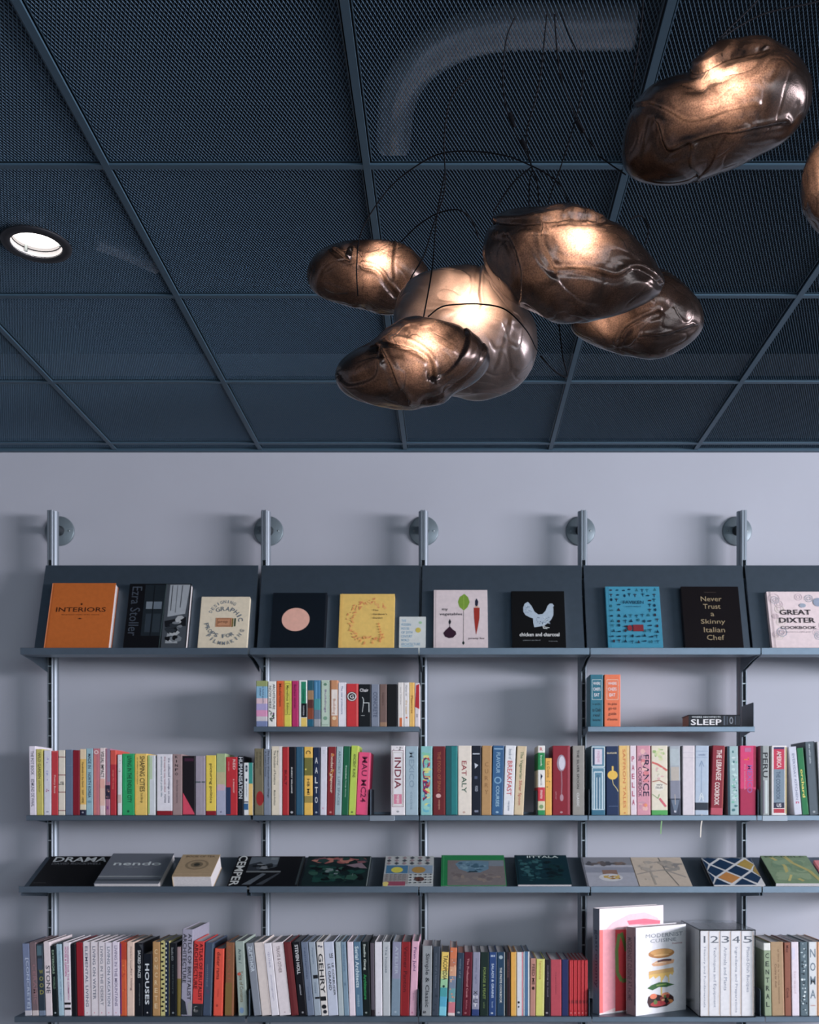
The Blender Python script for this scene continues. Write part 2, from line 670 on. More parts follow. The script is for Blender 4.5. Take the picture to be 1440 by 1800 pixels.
def shade_material(name, base, tmin, tmax, tint, rough=0.26):
    m = bpy.data.materials.new(name)
    m.use_nodes = True
    nt = m.node_tree
    b = nt.nodes['Principled BSDF']
    b.inputs['Base Color'].default_value = (*base, 1)
    b.inputs['Metallic'].default_value = 0.85
    b.inputs['Roughness'].default_value = rough
    tr = nt.nodes.new('ShaderNodeBsdfTranslucent')
    mix = nt.nodes.new('ShaderNodeMixShader')
    out = nt.nodes['Material Output']
    tc = nt.nodes.new('ShaderNodeTexCoord')
    # a fine metallic speckle left by the casting cloth
    n = nt.nodes.new('ShaderNodeTexNoise'); n.inputs['Scale'].default_value = 420; n.inputs['Detail'].default_value = 3
    nt.links.new(tc.outputs['Object'], n.inputs['Vector'])
    # thicker and thinner areas of metallic coating
    n2 = nt.nodes.new('ShaderNodeTexNoise'); n2.inputs['Scale'].default_value = 8; n2.inputs['Detail'].default_value = 4; n2.inputs['Distortion'].default_value = 1.2
    nt.links.new(tc.outputs['Object'], n2.inputs['Vector'])
    mr = nt.nodes.new('ShaderNodeMapRange'); mr.inputs['From Min'].default_value = 0.38; mr.inputs['From Max'].default_value = 0.66
    mr.inputs['To Min'].default_value = tmin; mr.inputs['To Max'].default_value = tmax
    nt.links.new(n2.outputs['Fac'], mr.inputs['Value'])
    mu = nt.nodes.new('ShaderNodeMath'); mu.operation = 'MULTIPLY'
    mr2 = nt.nodes.new('ShaderNodeMapRange'); mr2.inputs['From Min'].default_value = 0.3; mr2.inputs['From Max'].default_value = 0.7
    mr2.inputs['To Min'].default_value = 0.55; mr2.inputs['To Max'].default_value = 1.4
    nt.links.new(n.outputs['Fac'], mr2.inputs['Value'])
    nt.links.new(mr.outputs['Result'], mu.inputs[0])
    nt.links.new(mr2.outputs['Result'], mu.inputs[1])
    # the light has a longer way through the coated glass where it turns away
    lw = nt.nodes.new('ShaderNodeLayerWeight'); lw.inputs['Blend'].default_value = 0.5
    inv = nt.nodes.new('ShaderNodeMath'); inv.operation = 'SUBTRACT'; inv.inputs[0].default_value = 1.0
    nt.links.new(lw.outputs['Facing'], inv.inputs[1])
    pw = nt.nodes.new('ShaderNodeMath'); pw.operation = 'POWER'; pw.inputs[1].default_value = 2.0
    nt.links.new(inv.outputs[0], pw.inputs[0])
    mu2 = nt.nodes.new('ShaderNodeMath'); mu2.operation = 'MULTIPLY'
    nt.links.new(mu.outputs[0], mu2.inputs[0])
    nt.links.new(pw.outputs[0], mu2.inputs[1])
    nt.links.new(mu2.outputs[0], mix.inputs['Fac'])
    tr.inputs['Color'].default_value = (*tint, 1)
    bp = nt.nodes.new('ShaderNodeBump'); bp.inputs['Strength'].default_value = 0.25; bp.inputs['Distance'].default_value = 0.0008
    nt.links.new(n.outputs['Fac'], bp.inputs['Height'])
    nt.links.new(bp.outputs['Normal'], b.inputs['Normal'])
    # the inner face is set near black so the glow does not bounce inside
    inner = nt.nodes.new('ShaderNodeBsdfDiffuse'); inner.inputs['Color'].default_value = (0.01, 0.008, 0.006, 1)
    geo = nt.nodes.new('ShaderNodeNewGeometry')
    two = nt.nodes.new('ShaderNodeMixShader')
    nt.links.new(geo.outputs['Backfacing'], two.inputs['Fac'])
    nt.links.new(b.outputs[0], two.inputs[1])
    nt.links.new(inner.outputs[0], two.inputs[2])
    nt.links.new(two.outputs[0], mix.inputs[1])
    nt.links.new(tr.outputs[0], mix.inputs[2])
    nt.links.new(mix.outputs[0], out.inputs['Surface'])
    return m


M_SHADE = shade_material('bronze_cast_glass', (0.05, 0.038, 0.033), 0.02, 0.24, (0.90, 0.55, 0.42), 0.25)
M_PALE = shade_material('pewter_cast_glass', (0.16, 0.135, 0.125), 0.07, 0.24, (0.92, 0.62, 0.50), 0.30)
import bmesh
_bm = bmesh.new()
bmesh.ops.create_icosphere(_bm, subdivisions=7, radius=1.0)
ICO_V = [v.co.copy() for v in _bm.verts]
ICO_F = [tuple(v.index for v in f.verts) for f in _bm.faces]
_bm.free()
CAM = Vector((0, 0, CZ))


def ray(px, py):
    return Vector(((px - VX) / F, 1.0, -(py - VY) / F))


def radial(poly):
    """radius in 720 directions of a closed outline about (0,0)"""
    n = 360
    out = []
    for k in range(n):
        a = 2 * pi * k / n
        dx, dy = math.cos(a), math.sin(a)
        best = 0
        for (x1, y1), (x2, y2) in zip(poly, poly[1:] + poly[:1]):
            ex, ey = x2 - x1, y2 - y1
            den = dx * ey - dy * ex
            if abs(den) < 1e-12:
                continue
            t = (x1 * ey - y1 * ex) / den
            u = (x1 * dy - y1 * dx) / den
            if t > 0 and -1e-6 <= u <= 1 + 1e-6:
                best = max(best, t)
        out.append(best)
    for _ in range(3):
        out = [(out[k - 5] + out[k - 4] + out[k - 3] + out[k - 2] + out[k - 1] + out[k] + out[(k + 1) % n] + out[(k + 2) % n] + out[(k + 3) % n] + out[(k + 4) % n] + out[(k + 5) % n]) / 11 for k in range(n)]
    return out


def pendant(label, d, centre, outline, bulb_px, bulb_gap, power, seed, cords, deep=0.42, creases=(), shade=None, links=(), tilt=math.radians(35)):
    ctr = CAM + ray(*centre) * d
    ey = ray(*centre).normalized()
    ex = ey.cross(EZ).normalized()
    ez = ex.cross(ey).normalized()

    def local(px, py):
        r = ray(px, py)
        t = (ctr - CAM).dot(ey) / r.dot(ey)
        p = CAM + r * t - ctr
        return (p.dot(ex), p.dot(ez))
    pl = [local(x, y) for x, y in outline]
    rad = radial(pl)
    mean = sum(rad) / len(rad)
    D = mean * 2 * deep

    def rr(a):
        f = (a / (2 * pi) % 1.0) * 360
        i = int(f)
        return rad[i % 360] * (1 - f + i) + rad[(i + 1) % 360] * (f - i)
    so = Vector((seed * 7.3, seed * 3.1, seed * 1.7))
    # creases given as pixel polylines on the side one sees
    lines = []
    for pts, width, depth in creases:
        q = [Vector(p) for p in catmull([(*local(x, y), 0) for x, y in pts], 8)]
        lines.append((q, width, depth))
    vs = []
    for n in ICO_V:
        a = math.atan2(n.z, n.x)
        c = math.hypot(n.x, n.z)
        r = rr(a)
        # a little fuller than an ellipsoid
        cc = c ** 0.92
        p = Vector((r * cc * math.cos(a), D * n.y, r * cc * math.sin(a)))
        g = n * 1.15 + so
        warp = Vector((noise.noise(g * 1.4), noise.noise(g * 1.4 + Vector((9, 1, 4))), noise.noise(g * 1.4 + Vector((3, 8, 2))))) * 0.55
        q = g + warp
        face = 0.35 + 0.65 * abs(n.y)          # keep the outline, fold the faces
        lump = 0.13 * noise.noise(q * 1.0)
        f1 = noise.noise(q * 0.8 + Vector((5, 0, 0)))
        f2 = noise.noise(q * 1.7 + Vector((0, 11, 3)))
        step = 0.012 * math.tanh(f1 / 0.05)
        groove = -0.012 * math.exp(-(f1 / 0.04) ** 2) - 0.011 * math.exp(-(f2 / 0.03) ** 2)
        wr = 0.007 * noise.noise(Vector((q.x * 3, q.y * 3, q.z * 8)))
        disp = mean * face * (lump + step + groove + wr)
        if lines and n.y < 0.2:
            pp = Vector((p.x, p.z, 0))
            for ql, width, depth in lines:
                best = 9e9
                side = 0
                for s0, s1 in zip(ql, ql[1:]):
                    e = s1 - s0
                    t = max(0, min(1, (pp - s0).dot(e) / max(1e-9, e.length_squared)))
                    dv = pp - s0 - e * t
                    dl2 = dv.length
                    if dl2 < best:
                        best = dl2
                        side = 1 if e.x * dv.y - e.y * dv.x > 0 else -1
                if best < width * 4:
                    k = best / (0.85 * width)
                    disp += 0.62 * depth * (-1.0 * math.exp(-k * k * 2.5) + 0.7 * side * math.exp(-(k - 1.2) ** 2 * 1.2))
        nn = Vector((n.x / max(0.3, r / mean), n.y, n.z / max(0.3, r / mean))).normalized()
        vs.append(p + nn * disp)
    root = empty('pendant_lamp', ctr)
    tag(root, label, 'pendant lamp', 'pendant lamps under the mesh ceiling')
    R3 = Matrix((ex, ey, ez)).transposed()
    me = bpy.data.meshes.new('glass_shade')
    me.from_pydata([R3 @ v for v in vs], [], ICO_F)
    me.materials.append(shade or M_SHADE)
    me.polygons.foreach_set('use_smooth', [True] * len(me.polygons))
    me.update()
    link('glass_shade', me, root)
    # the bulb sits a little behind the skin one sees
    bx, bz = local(*bulb_px)
    front = min((v.y for v in vs if (v.x - bx) ** 2 + (v.z - bz) ** 2 < 0.012 ** 2), default=-D * 0.9)
    bc = R3 @ Vector((bx, front + bulb_gap, bz))
    fd = R3 @ Vector((0, -math.cos(tilt), math.sin(tilt)))      # the bulb faces the skin, tilted up so the underside stays dark
    fa = fd.cross(EX).normalized()
    fb = fd.cross(fa)

    def turned_profile(mb, prof, mat, seg=28):
        n = len(prof)
        pts = [bc + fd * h + r * (math.cos(2 * pi * k / seg) * fa + math.sin(2 * pi * k / seg) * fb) for k in range(seg) for r, h in prof]
        mb.faces(pts, [(k * n + q, ((k + 1) % seg) * n + q, ((k + 1) % seg) * n + q + 1, k * n + q + 1) for k in range(seg) for q in range(n - 1)], mat, True)
    bm_ = MB()
    turned_profile(bm_, [(0.0, 0.003), (0.007, 0.0024), (0.0115, 0.0008), (0.012, 0.0)], emitter('bulb_glow', (1.0, 0.80, 0.64), power))
    bm_.build('bulb', root)
    hb = MB()
    turned_profile(hb, [(0.0, -0.0005), (0.0125, -0.0005), (0.0135, -0.002), (0.0135, -0.014), (0.010, -0.020), (0.0, -0.020)], M_BLACK)  # unseen cup added behind the bulb to block its backward light
    hb.build('light_shield', root)
    for pts in cords:
        # pixel and distance -> a hanging cord
        q = catmull([CAM + ray(x, y) * dd - ctr for x, y, dd in pts], 8)
        cb = MB()
        cb.tube(q, 0.0014, M_CORD, 6)
        cb.build('cord', root)
    for (xa, ya), (xb, yb), dd in links:
        # a slim black connector on a cord
        p0, p1 = CAM + ray(xa, ya) * dd - ctr, CAM + ray(xb, yb) * dd - ctr
        cb = MB()
        cb.tube([p0, p0.lerp(p1, 0.06), p0.lerp(p1, 0.94), p1], 0.0042, M_CORD, 10)
        cb.build('cord_connector', root)
    return root


def crop(ox, oy, s, pts):
    return [(ox + x / s, oy + y / s) for x, y in pts]


S2 = 3.2727
pendant('largest bronze glass pendant lamp near the top right corner, glowing on top', 1.80, (1262, 194),
        crop(1060, 30, 3.789, [(115, 960), (150, 720), (200, 590), (330, 430), (560, 350), (640, 230), (760, 180), (880, 165), (1000, 130), (1150, 140), (1290, 210), (1390, 330), (1415, 450), (1395, 600), (1310, 720), (1220, 830), (960, 960), (800, 1030), (650, 1090), (450, 1130), (250, 1110), (140, 1050)]),
        (1265, 156), 0.046, 480, 1,
        [[(1108, 190, 1.86), (1115, 130, 1.87), (1126, 60, 1.88), (1132, -20, 1.88)],
         [(1268, 68, 1.85), (1300, 46, 1.87), (1350, 22, 1.87), (1445, 0, 1.87), (1480, -30, 1.87)],
         [(1262, 70, 1.85), (1284, 48, 1.86), (1325, 8, 1.87), (1350, -25, 1.87)],
         [(1100, 307, 1.84), (1075, 290, 1.88), (1050, 272, 1.9)]], 0.40,
        [(crop(1060, 30, 3.789, [(210, 600), (330, 590), (450, 640), (560, 700), (680, 690), (820, 640), (1000, 600)]), 0.006, 0.006),
         (crop(1060, 30, 3.789, [(370, 720), (400, 850), (450, 900), (580, 850), (720, 810), (900, 780), (1200, 720)]), 0.008, 0.010),
         (crop(1060, 30, 3.789, [(580, 330), (700, 310), (850, 230), (1060, 205)]), 0.007, 0.008),
         (crop(1060, 30, 3.789, [(580, 870), (570, 980), (620, 1070)]), 0.006, 0.006)])
pendant('bronze glass pendant lamp cut off by the right edge of the view', 1.85, (1490, 330),
        [(1440, 246), (1432, 251), (1422, 272), (1414, 291), (1409, 320), (1407, 335), (1408, 367), (1412, 383), (1420, 393), (1440, 413), (1480, 430), (1530, 420), (1570, 390), (1580, 340), (1560, 290), (1530, 255), (1490, 236), (1460, 238)],
        (1478, 310), 0.045, 130, 2, [[(1480, 240, 1.88), (1500, 120, 1.9), (1510, -30, 1.9)]], 0.4)
pendant('big bronze glass pendant lamp in the middle, overlapping two others', 1.90, (1003, 461),
        crop(820, 330, S2, [(85, 400), (110, 260), (160, 150), (280, 120), (430, 115), (540, 95), (640, 90), (760, 130), (830, 185), (930, 230), (1010, 330), (1100, 440), (1160, 560), (1150, 600), (1090, 640), (900, 720), (700, 770), (520, 775), (370, 700), (250, 650), (140, 520)]),
        (1012, 428), 0.042, 370, 3,
        [[(868, 372, 1.92), (885, 345, 1.94), (905, 318, 1.95), (936, 292, 1.96)],
         [(1002, 360, 1.92), (985, 325, 1.94), (960, 305, 1.95), (936, 292, 1.96)],
         [(930, 362, 1.93), (931, 320, 1.95), (934, 290, 1.96), (905, 232, 1.97), (888, 180, 1.97), (884, 130, 1.97), (890, 70, 1.97), (905, 30, 1.97)],
         [(948, 360, 1.93), (944, 320, 1.95), (934, 290, 1.96), (925, 240, 1.97), (940, 180, 1.97), (950, 135, 1.97), (958, 60, 1.97), (962, 20, 1.97)],
         [(1108, 385, 1.92), (1128, 380, 1.94), (1140, 402, 1.94), (1134, 432, 1.92)],
         [(964, 358, 1.93), (972, 330, 1.95), (985, 296, 1.96), (1003, 240, 1.97), (1017, 190, 1.97), (1024, 150, 1.97), (1022, 110, 1.97), (1000, 60, 1.97), (985, 20, 1.97)],
         [(1046, 262, 1.97), (1024, 228, 1.97), (1004, 185, 1.97), (985, 130, 1.97), (978, 70, 1.97), (975, 25, 1.97)]], 0.42,
        [(crop(820, 330, S2, [(440, 220), (430, 310), (470, 400), (510, 470)]), 0.005, 0.006),
         (crop(820, 330, S2, [(250, 300), (300, 400), (330, 500), (320, 620)]), 0.007, 0.008),
         (crop(820, 330, S2, [(160, 200), (300, 210), (480, 200), (660, 170), (760, 180)]), 0.007, 0.009),
         (crop(820, 330, S2, [(520, 470), (700, 480), (860, 520), (980, 465), (1100, 540)]), 0.007, 0.007)],
        links=[((896, 200), (904, 222), 1.968), ((1014, 213), (1026, 232), 1.968), ((918, 246), (924, 262), 1.965)])
pendant('dark bronze pendant lamp low on the right, behind the big middle one', 2.12, (1115, 562),
        crop(820, 330, S2, [(570, 790), (640, 700), (780, 560), (900, 480), (1040, 450), (1150, 470), (1250, 540), (1340, 640), (1375, 740), (1370, 820), (1280, 900), (1150, 975), (1080, 990), (950, 970), (800, 930), (650, 870)]),
        (1075, 560), 0.045, 90, 4,
        [[(980, 545, 2.13), (985, 590, 2.15), (990, 630, 2.17), (997, 662, 2.19), (975, 652, 2.18), (950, 625, 2.17)]], 0.40,
        [(crop(820, 330, S2, [(880, 880), (920, 810), (1000, 760), (1100, 720)]), 0.006, 0.007),
         (crop(820, 330, S2, [(1000, 860), (1150, 850), (1300, 800)]), 0.006, 0.005)])
pendant('smallest bronze glass pendant lamp at the left end of the cluster', 2.30, (642, 487),
        crop(520, 340, S2, [(65, 470), (90, 380), (160, 310), (280, 280), (400, 270), (530, 268), (620, 290), (700, 350), (760, 430), (775, 500), (740, 590), (660, 670), (560, 700), (450, 690), (300, 650), (150, 600), (80, 540)]),
        (662, 462), 0.038, 310, 5,
        [[(629, 520, 2.18), (627, 470, 2.18), (633, 415, 2.2), (655, 370, 2.2), (690, 325, 2.18), (730, 293, 2.15), (775, 270, 2.12), (830, 266, 2.08), (890, 274, 2.0), (936, 292, 1.96)],
         [(704, 426, 2.28), (735, 396, 2.2), (770, 375, 2.15), (805, 369, 2.1), (828, 385, 2.11), (842, 420, 2.12)]], 0.42,
        [(crop(520, 340, S2, [(390, 410), (470, 440), (520, 510), (580, 580)]), 0.006, 0.008),
         (crop(520, 340, S2, [(560, 300), (550, 400), (560, 480)]), 0.005, 0.006),
         (crop(520, 340, S2, [(230, 330), (300, 380), (320, 340)]), 0.006, 0.008)])
pendant('palest round pendant lamp, brightly lit, between the others of the cluster', 2.10, (822, 582),
        crop(520, 340, S2, [(555, 720), (580, 600), (640, 520), (760, 450), (900, 420), (1060, 415), (1150, 480), (1240, 580), (1330, 670), (1390, 750), (1400, 880), (1370, 1010), (1290, 1110), (1180, 1170), (1050, 1195), (920, 1180), (800, 1140), (650, 1000), (570, 850)]),
        (825, 548), 0.050, 640, 6,
        [[(706, 535, 2.04), (722, 490, 2.06), (745, 450, 2.08), (762, 395, 2.1), (782, 330, 2.1), (781, 240, 2.1), (795, 168, 2.1), (832, 132, 2.1)],
         [(752, 557, 1.97), (775, 540, 1.96), (805, 535, 1.955), (850, 535, 1.955), (890, 545, 1.965), (925, 580, 1.99), (944, 615, 2.04)]], 0.40,
        [(crop(520, 340, S2, [(1060, 440), (1050, 560), (1060, 640)]), 0.005, 0.006),
         (crop(520, 340, S2, [(1100, 500), (1190, 600), (1215, 720), (1180, 870), (1150, 980)]), 0.006, 0.0022)], M_PALE)
pendant('lowest bronze pendant lamp in front, a pointed pebble with crossing creases', 1.86, (725, 638),
        crop(520, 340, S2, [(220, 1040), (240, 980), (320, 910), (450, 850), (530, 770), (600, 720), (700, 700), (820, 730), (960, 770), (1060, 830), (1120, 900), (1130, 960), (1090, 1040), (1010, 1110), (900, 1150), (890, 1190), (830, 1210), (760, 1215), (690, 1245), (560, 1235), (420, 1210), (300, 1170), (235, 1110)]),
        (735, 606), 0.040, 350, 7,
        [[(745, 556, 1.90), (760, 470, 2.0), (768, 380, 2.02), (783, 300, 2.02)]], 0.42,
        [(crop(520, 340, S2, [(560, 850), (680, 890), (760, 950), (790, 1050)]), 0.006, 0.009),
         (crop(520, 340, S2, [(490, 890), (540, 980), (580, 1080), (640, 1180)]), 0.006, 0.009),
         (crop(520, 340, S2, [(970, 800), (950, 900), (870, 1020), (790, 1060)]), 0.006, 0.005),
         (crop(520, 340, S2, [(1080, 880), (1020, 1010), (900, 1120), (760, 1190)]), 0.007, 0.0035),
         (crop(520, 340, S2, [(470, 900), (460, 1040), (330, 1090), (270, 1060)]), 0.006, 0.006)])

# ------------------------------------------------------------------ shelf posts
POST_Y = 4.350
POST_PX = [94.5, 467.5, 744.5, 1024, 1303.5, 1583]
PX_ = [xat(p, POST_Y) for p in POST_PX]
ORD = ['first', 'second', 'third', 'fourth', 'fifth', 'sixth', 'seventh', 'eighth', 'ninth', 'tenth', 'eleventh', 'twelfth', 'thirteenth', 'fourteenth', 'fifteenth', 'sixteenth', 'seventeenth', 'eighteenth', 'nineteenth', 'twentieth', 'twenty-first', 'twenty-second', 'twenty-third', 'twenty-fourth', 'twenty-fifth', 'twenty-sixth', 'twenty-seventh', 'twenty-eighth', 'twenty-ninth', 'thirtieth']


POST_TOP = CZ + 1.250
SLOT_TOP = CZ + 1.035
TUBE = [(0.0205 * math.cos(2 * pi * k / 40), 0.0205 * math.sin(2 * pi * k / 40)) for k in range(40)]
TR0, TR1, TRW, SLW = -0.044, -0.0195, 0.0115, 0.0068     # slotted track in front of the tube
m = MB()
m.prism_z(TUBE, 0, POST_TOP, M_ALU, True)
m.prism_z([(-TRW, TR1), (-TRW, TR0 + 0.002), (-TRW + 0.002, TR0), (-SLW, TR0), (-SLW, TR1 - 0.006), (SLW, TR1 - 0.006), (SLW, TR0), (TRW - 0.002, TR0), (TRW, TR0 + 0.002), (TRW, TR1)], 0, SLOT_TOP, M_ALU)
m.prism_z([(-TRW, TR1), (-TRW, TR0 + 0.002), (-TRW + 0.002, TR0), (-0.0012, TR0), (-0.0012, TR0 + 0.008), (0.0012, TR0 + 0.008), (0.0012, TR0), (TRW - 0.002, TR0), (TRW, TR0 + 0.002), (TRW, TR1)], SLOT_TOP, POST_TOP - 0.004, M_ALU)
m.box(-SLW, SLW, TR1 - 0.0075, TR1 - 0.0058, 0, SLOT_TOP, M_SLOT)
for k in range(36):
    z = 0.08 + 0.0735 * k
    if z < SLOT_TOP - 0.01:
        m.box(-SLW, SLW, TR0 + 0.003, TR0 + 0.007, z - 0.002, z + 0.002, M_PIN)
up0 = m
FL_Z = CZ + 1.186


def make_post():
    root = empty('shelf_post', (0, 0, 0))
    up0.build('upright', root)
    a = MB()
    a.lathe([(0, -0.002), (0.060, -0.002), (0.0635, 0.001), (0.0635, 0.007), (0, 0.007)], (0, WALL_Y - POST_Y - 0.0075, FL_Z), M_DISC, 48, 'y')
    fl = a.build('wall_flange', root)
    a = MB()
    a.lathe([(0.0165, -0.045), (0.0165, -0.012), (0.022, -0.002), (0.022, 0.0)], (0, WALL_Y - POST_Y - 0.0085, FL_Z), M_SLOT, 24, 'y')
    a.build('spacer_rod', root)
    for sx in (-1, 1):
        a = MB()
        a.lathe([(0, -0.002), (0.003, -0.0015), (0.004, 0.0), (0.004, 0.002)], (sx * 0.042, WALL_Y - POST_Y - 0.0095, FL_Z), M_PIN, 12, 'y')
        a.build('screw', fl)
    return root


def copy_tree(o, parent=None):
    c = o.copy()
    COL.objects.link(c)
    c.parent = parent
    for ch in [x for x in COL.objects if x.parent == o]:
        copy_tree(ch, c)
    return c


proto = make_post()
pn = ['leftmost shelf post with wall flange, left of the orange book',
      'second shelf post from the left, between first and second bays',
      'shelf post in the middle, third from the left',
      'fourth shelf post from the left, left of the blue cookbook',
      'shelf post near the right edge, fifth from the left',
      'shelf post at the far right end of the fifth bay']
for i, x in enumerate(PX_):
    o = proto if i == 0 else copy_tree(proto)
    o.location = (x, POST_Y, 0)
    tag(o, 'slotted aluminium ' + pn[i], 'shelf post', 'aluminium posts of the wall shelving')

# ------------------------------------------------------------------ shelves
BAY = [(PX_[i] - 0.006, PX_[i + 1] - 0.011) for i in range(5)]
BAY[0] = (PX_[0] - 0.012, PX_[1] - 0.016)
MID_Z = CZ - 0.0388
UP_Z = CZ + 0.3189
BOT_Z = CZ - 0.8242
YBK = 4.302
BN = ['first', 'second', 'third', 'fourth', 'fifth']


def tray(i, yf, z, label, group, lip=0.022, clip=None):
    x0, x1 = BAY[i]
    root = empty('wall_shelf', ((x0 + x1) / 2, yf, z))
    tag(root, label, 'shelf', group)
    hw = (x1 - x0) / 2
    dp = YBK - yf
    m = MB()
    t = 0.002
    m.prism([(0.0, 0.0), (dp, 0.0), (dp, 0.012), (dp - t, 0.012), (dp - t, -t * 0 - 0.0022), (0.0, -0.0022)][::-1] if False else
            [(0.0005, -0.0022), (dp - 0.0002, -0.0022), (dp - 0.0002, -0.0002), (0.0005, -0.0002)], -hw, hw, M_SHELF)
    m.box(-hw, hw, dp - 0.002, dp, -0.0002, 0.012, M_SHELF)
    m.build('tray', root)
    m = MB()
    c = 0.0016
    m.prism([(-0.0012, -lip + c), (-0.0012 + c, -lip), (0.004, -lip), (0.004, -lip + 0.002), (0.0012, -lip + 0.002), (0.0012, -0.0025), (0.0012, -0.0004), (-0.0012 + c * 0.6, -0.0004), (-0.0012, -c)], -hw, hw, M_SHELF)
    m.build('front_lip', root)
    for s in (-1, 1):
        m = MB()
        x = s * (hw - 0.003)
        m.prism([(0.02, -0.0025), (0.03, -0.016), (dp, -0.034), (dp, -0.0025)], x - 0.001, x + 0.001, M_SHELF)
        m.build('end_bracket', root)
    if clip:
        m = MB()
        cx = xat(clip, yf) - (x0 + x1) / 2
        m.box(cx - 0.05, cx + 0.05, -0.0035, -0.0014, -lip - 0.001, -0.001, M_ALU, 0.0008)
        m.build('label_clip', root)
    return root


def display(i, prof, lipz, label, group):
    """sloping display shelf: panel from back top to front bottom, a ledge and a lip; prof in (y, z)"""
    x0, x1 = BAY[i]
    (yt, zt), (yb, zb), (yl, zl) = prof
    root = empty('display_shelf', ((x0 + x1) / 2, yl, zl))
    tag(root, label, 'display shelf', group)
    hw = (x1 - x0) / 2
    r = lambda y, z: (y - yl, z - zl)
    t = 0.0024
    d = Vector((yb - yt, zb - zt)).normalized()
    n = Vector((-d.y, d.x))
    if n.x > 0:
        n = -n
    n = -n            # behind the panel
    m = MB()
    p = [r(yt, zt), r(yb, zb), r(yb + n.x * t, zb + n.y * t), r(yt + n.x * t, zt + n.y * t)]
    m.prism(p, -hw + 0.003, hw - 0.004, M_SHELF)
    m.build('back_panel', root)
    m = MB()
    m.prism([r(yb + 0.001, zb), r(yl, zl), r(yl, zl - t), r(yb + 0.001, zb - t)], -hw, hw, M_SHELF)
    c = 0.002
    m.prism([r(yl - t, zl - t), r(yl, zl - t), r(yl, lipz - 0.001), r(yl - t * 0.3, lipz), r(yl - t * 0.7, lipz), r(yl - t, lipz - 0.001)], -hw, hw, M_SHELF)
    m.build('ledge', root)
    for s in (-1, 1):
        m = MB()
        x = s * (hw - 0.0035)
        k = 0.0035
        m.prism([r(yb, zb - k), r(yl + 0.012, zl - k), r(yb, zb - 0.02), r(4.305, zb - 0.045), r(4.305, zt - 0.06), r(yt + n.x * k, zt - 0.05 + n.y * k)], x - 0.001, x + 0.001, M_SHELF)
        m.build('end_bracket', root)
    return root


TP = [(4.288, CZ + 1.008), (4.158, CZ + 0.606), (4.045, CZ + 0.6005)]
LP = [(4.292, CZ - 0.2174), (4.04, CZ - 0.3365), (4.031, CZ - 0.3405)]
names_top = ['an orange book, a photo book and a cream book', 'a black, a yellow and a small pale book', 'a vegetable book and a black hen book', 'a blue book and a black book', 'a pale pink flowered cookbook']
names_low = ['a black, a silver and a tan book', 'two dark photo books and a patterned book', 'a green-edged book and a dark teal book', 'a food book and a lattice book', 'a green marbled book']
for i in range(5):
    display(i, TP, CZ + 0.6245, 'steep grey top display shelf showing ' + names_top[i], 'steep display shelves along the top')
    display(i, LP, CZ - 0.3186, 'gently sloping grey shelf holding ' + names_low[i], 'gently sloping display shelves')
    tray(i, 4.10, MID_Z, 'flat grey shelf with upright books at mid height, %s bay from the left' % BN[i], 'mid-height flat shelves', clip={1: 672, 4: 1362}.get(i))
    tray(i, 3.99, BOT_Z, 'deep flat grey shelf at the bottom edge, %s bay from the left' % BN[i], 'deep bottom shelves')
tray(1, 4.12, UP_Z, 'short grey upper shelf in the second bay, full of small books', 'shallow upper shelves')
tray(3, 4.12, UP_Z, 'short grey upper shelf in the fourth bay, nearly empty', 'shallow upper shelves')

# ------------------------------------------------------------------ bookends


def bookend(x, y0, y1, z, h, foot, label):
    """folded plate standing across the shelf; foot > 0 runs to the right"""
    root = empty('bookend', (x, y0, z))
    tag(root, label, 'bookend', 'grey steel bookends')
    m = MB()
    t = 0.0016
    d = y1 - y0
    m.prism([(0.0, 0.0012), (d, 0.0012), (d, h * 0.95), (d - 0.004, h), (0.006, h), (0.0, h - 0.006)], -t / 2, t / 2, M_BOOKEND)
    m.build('upright_plate', root)
    m = MB()
    m.box(min(0, foot), max(0, foot), 0.002, d, 0.0001, 0.0012, M_BLACK)
    m.build('foot', root)
    return root


bookend(xat(651, 4.105), 4.105, 4.29, MID_Z, 0.105, 0.082, 'grey bookend beside the pink book on the second mid-height shelf')
bookend(xat(944.3, 4.12), 4.12, 4.29, MID_Z, 0.10, -0.055, 'bookend in the gap left of the green striped book')
bookend(xat(1036, 4.105), 4.105, 4.29, MID_Z, 0.105, -0.004, 'bookend at the left end of the fourth mid-height shelf')
bookend(xat(1333, 4.105), 4.105, 4.29, MID_Z, 0.105, -0.006, 'bookend between the magenta book and the silver book')
bookend(xat(1325, 4.125), 4.125, 4.29, UP_Z, 0.098, -0.09, 'dark grey bookend behind the lying black book on the upper shelf')
bookend(xat(438, 3.995), 3.995, 4.28, BOT_Z, 0.105, -0.003, 'bookend at the right end of the first bottom shelf')
bookend(xat(735, 3.995), 3.995, 4.28, BOT_Z, 0.105, -0.003, 'bookend right of the pale pink book on the bottom shelf')
bookend(xat(1036, 3.995), 3.995, 4.28, BOT_Z, 0.105, -0.003, 'bookend right of the thin red books on the bottom shelf')
bookend(xat(1337, 3.995), 3.995, 4.28, BOT_Z, 0.105, -0.002, 'bookend between the numbered box set and the sage book')

# ------------------------------------------------------------------ rows of standing books
W = (226, 222, 232)
CR = (226, 216, 206)
K = (22, 24, 30)
NV = (20, 34, 62)
RD = (170, 24, 44)
GY = (120, 126, 140)


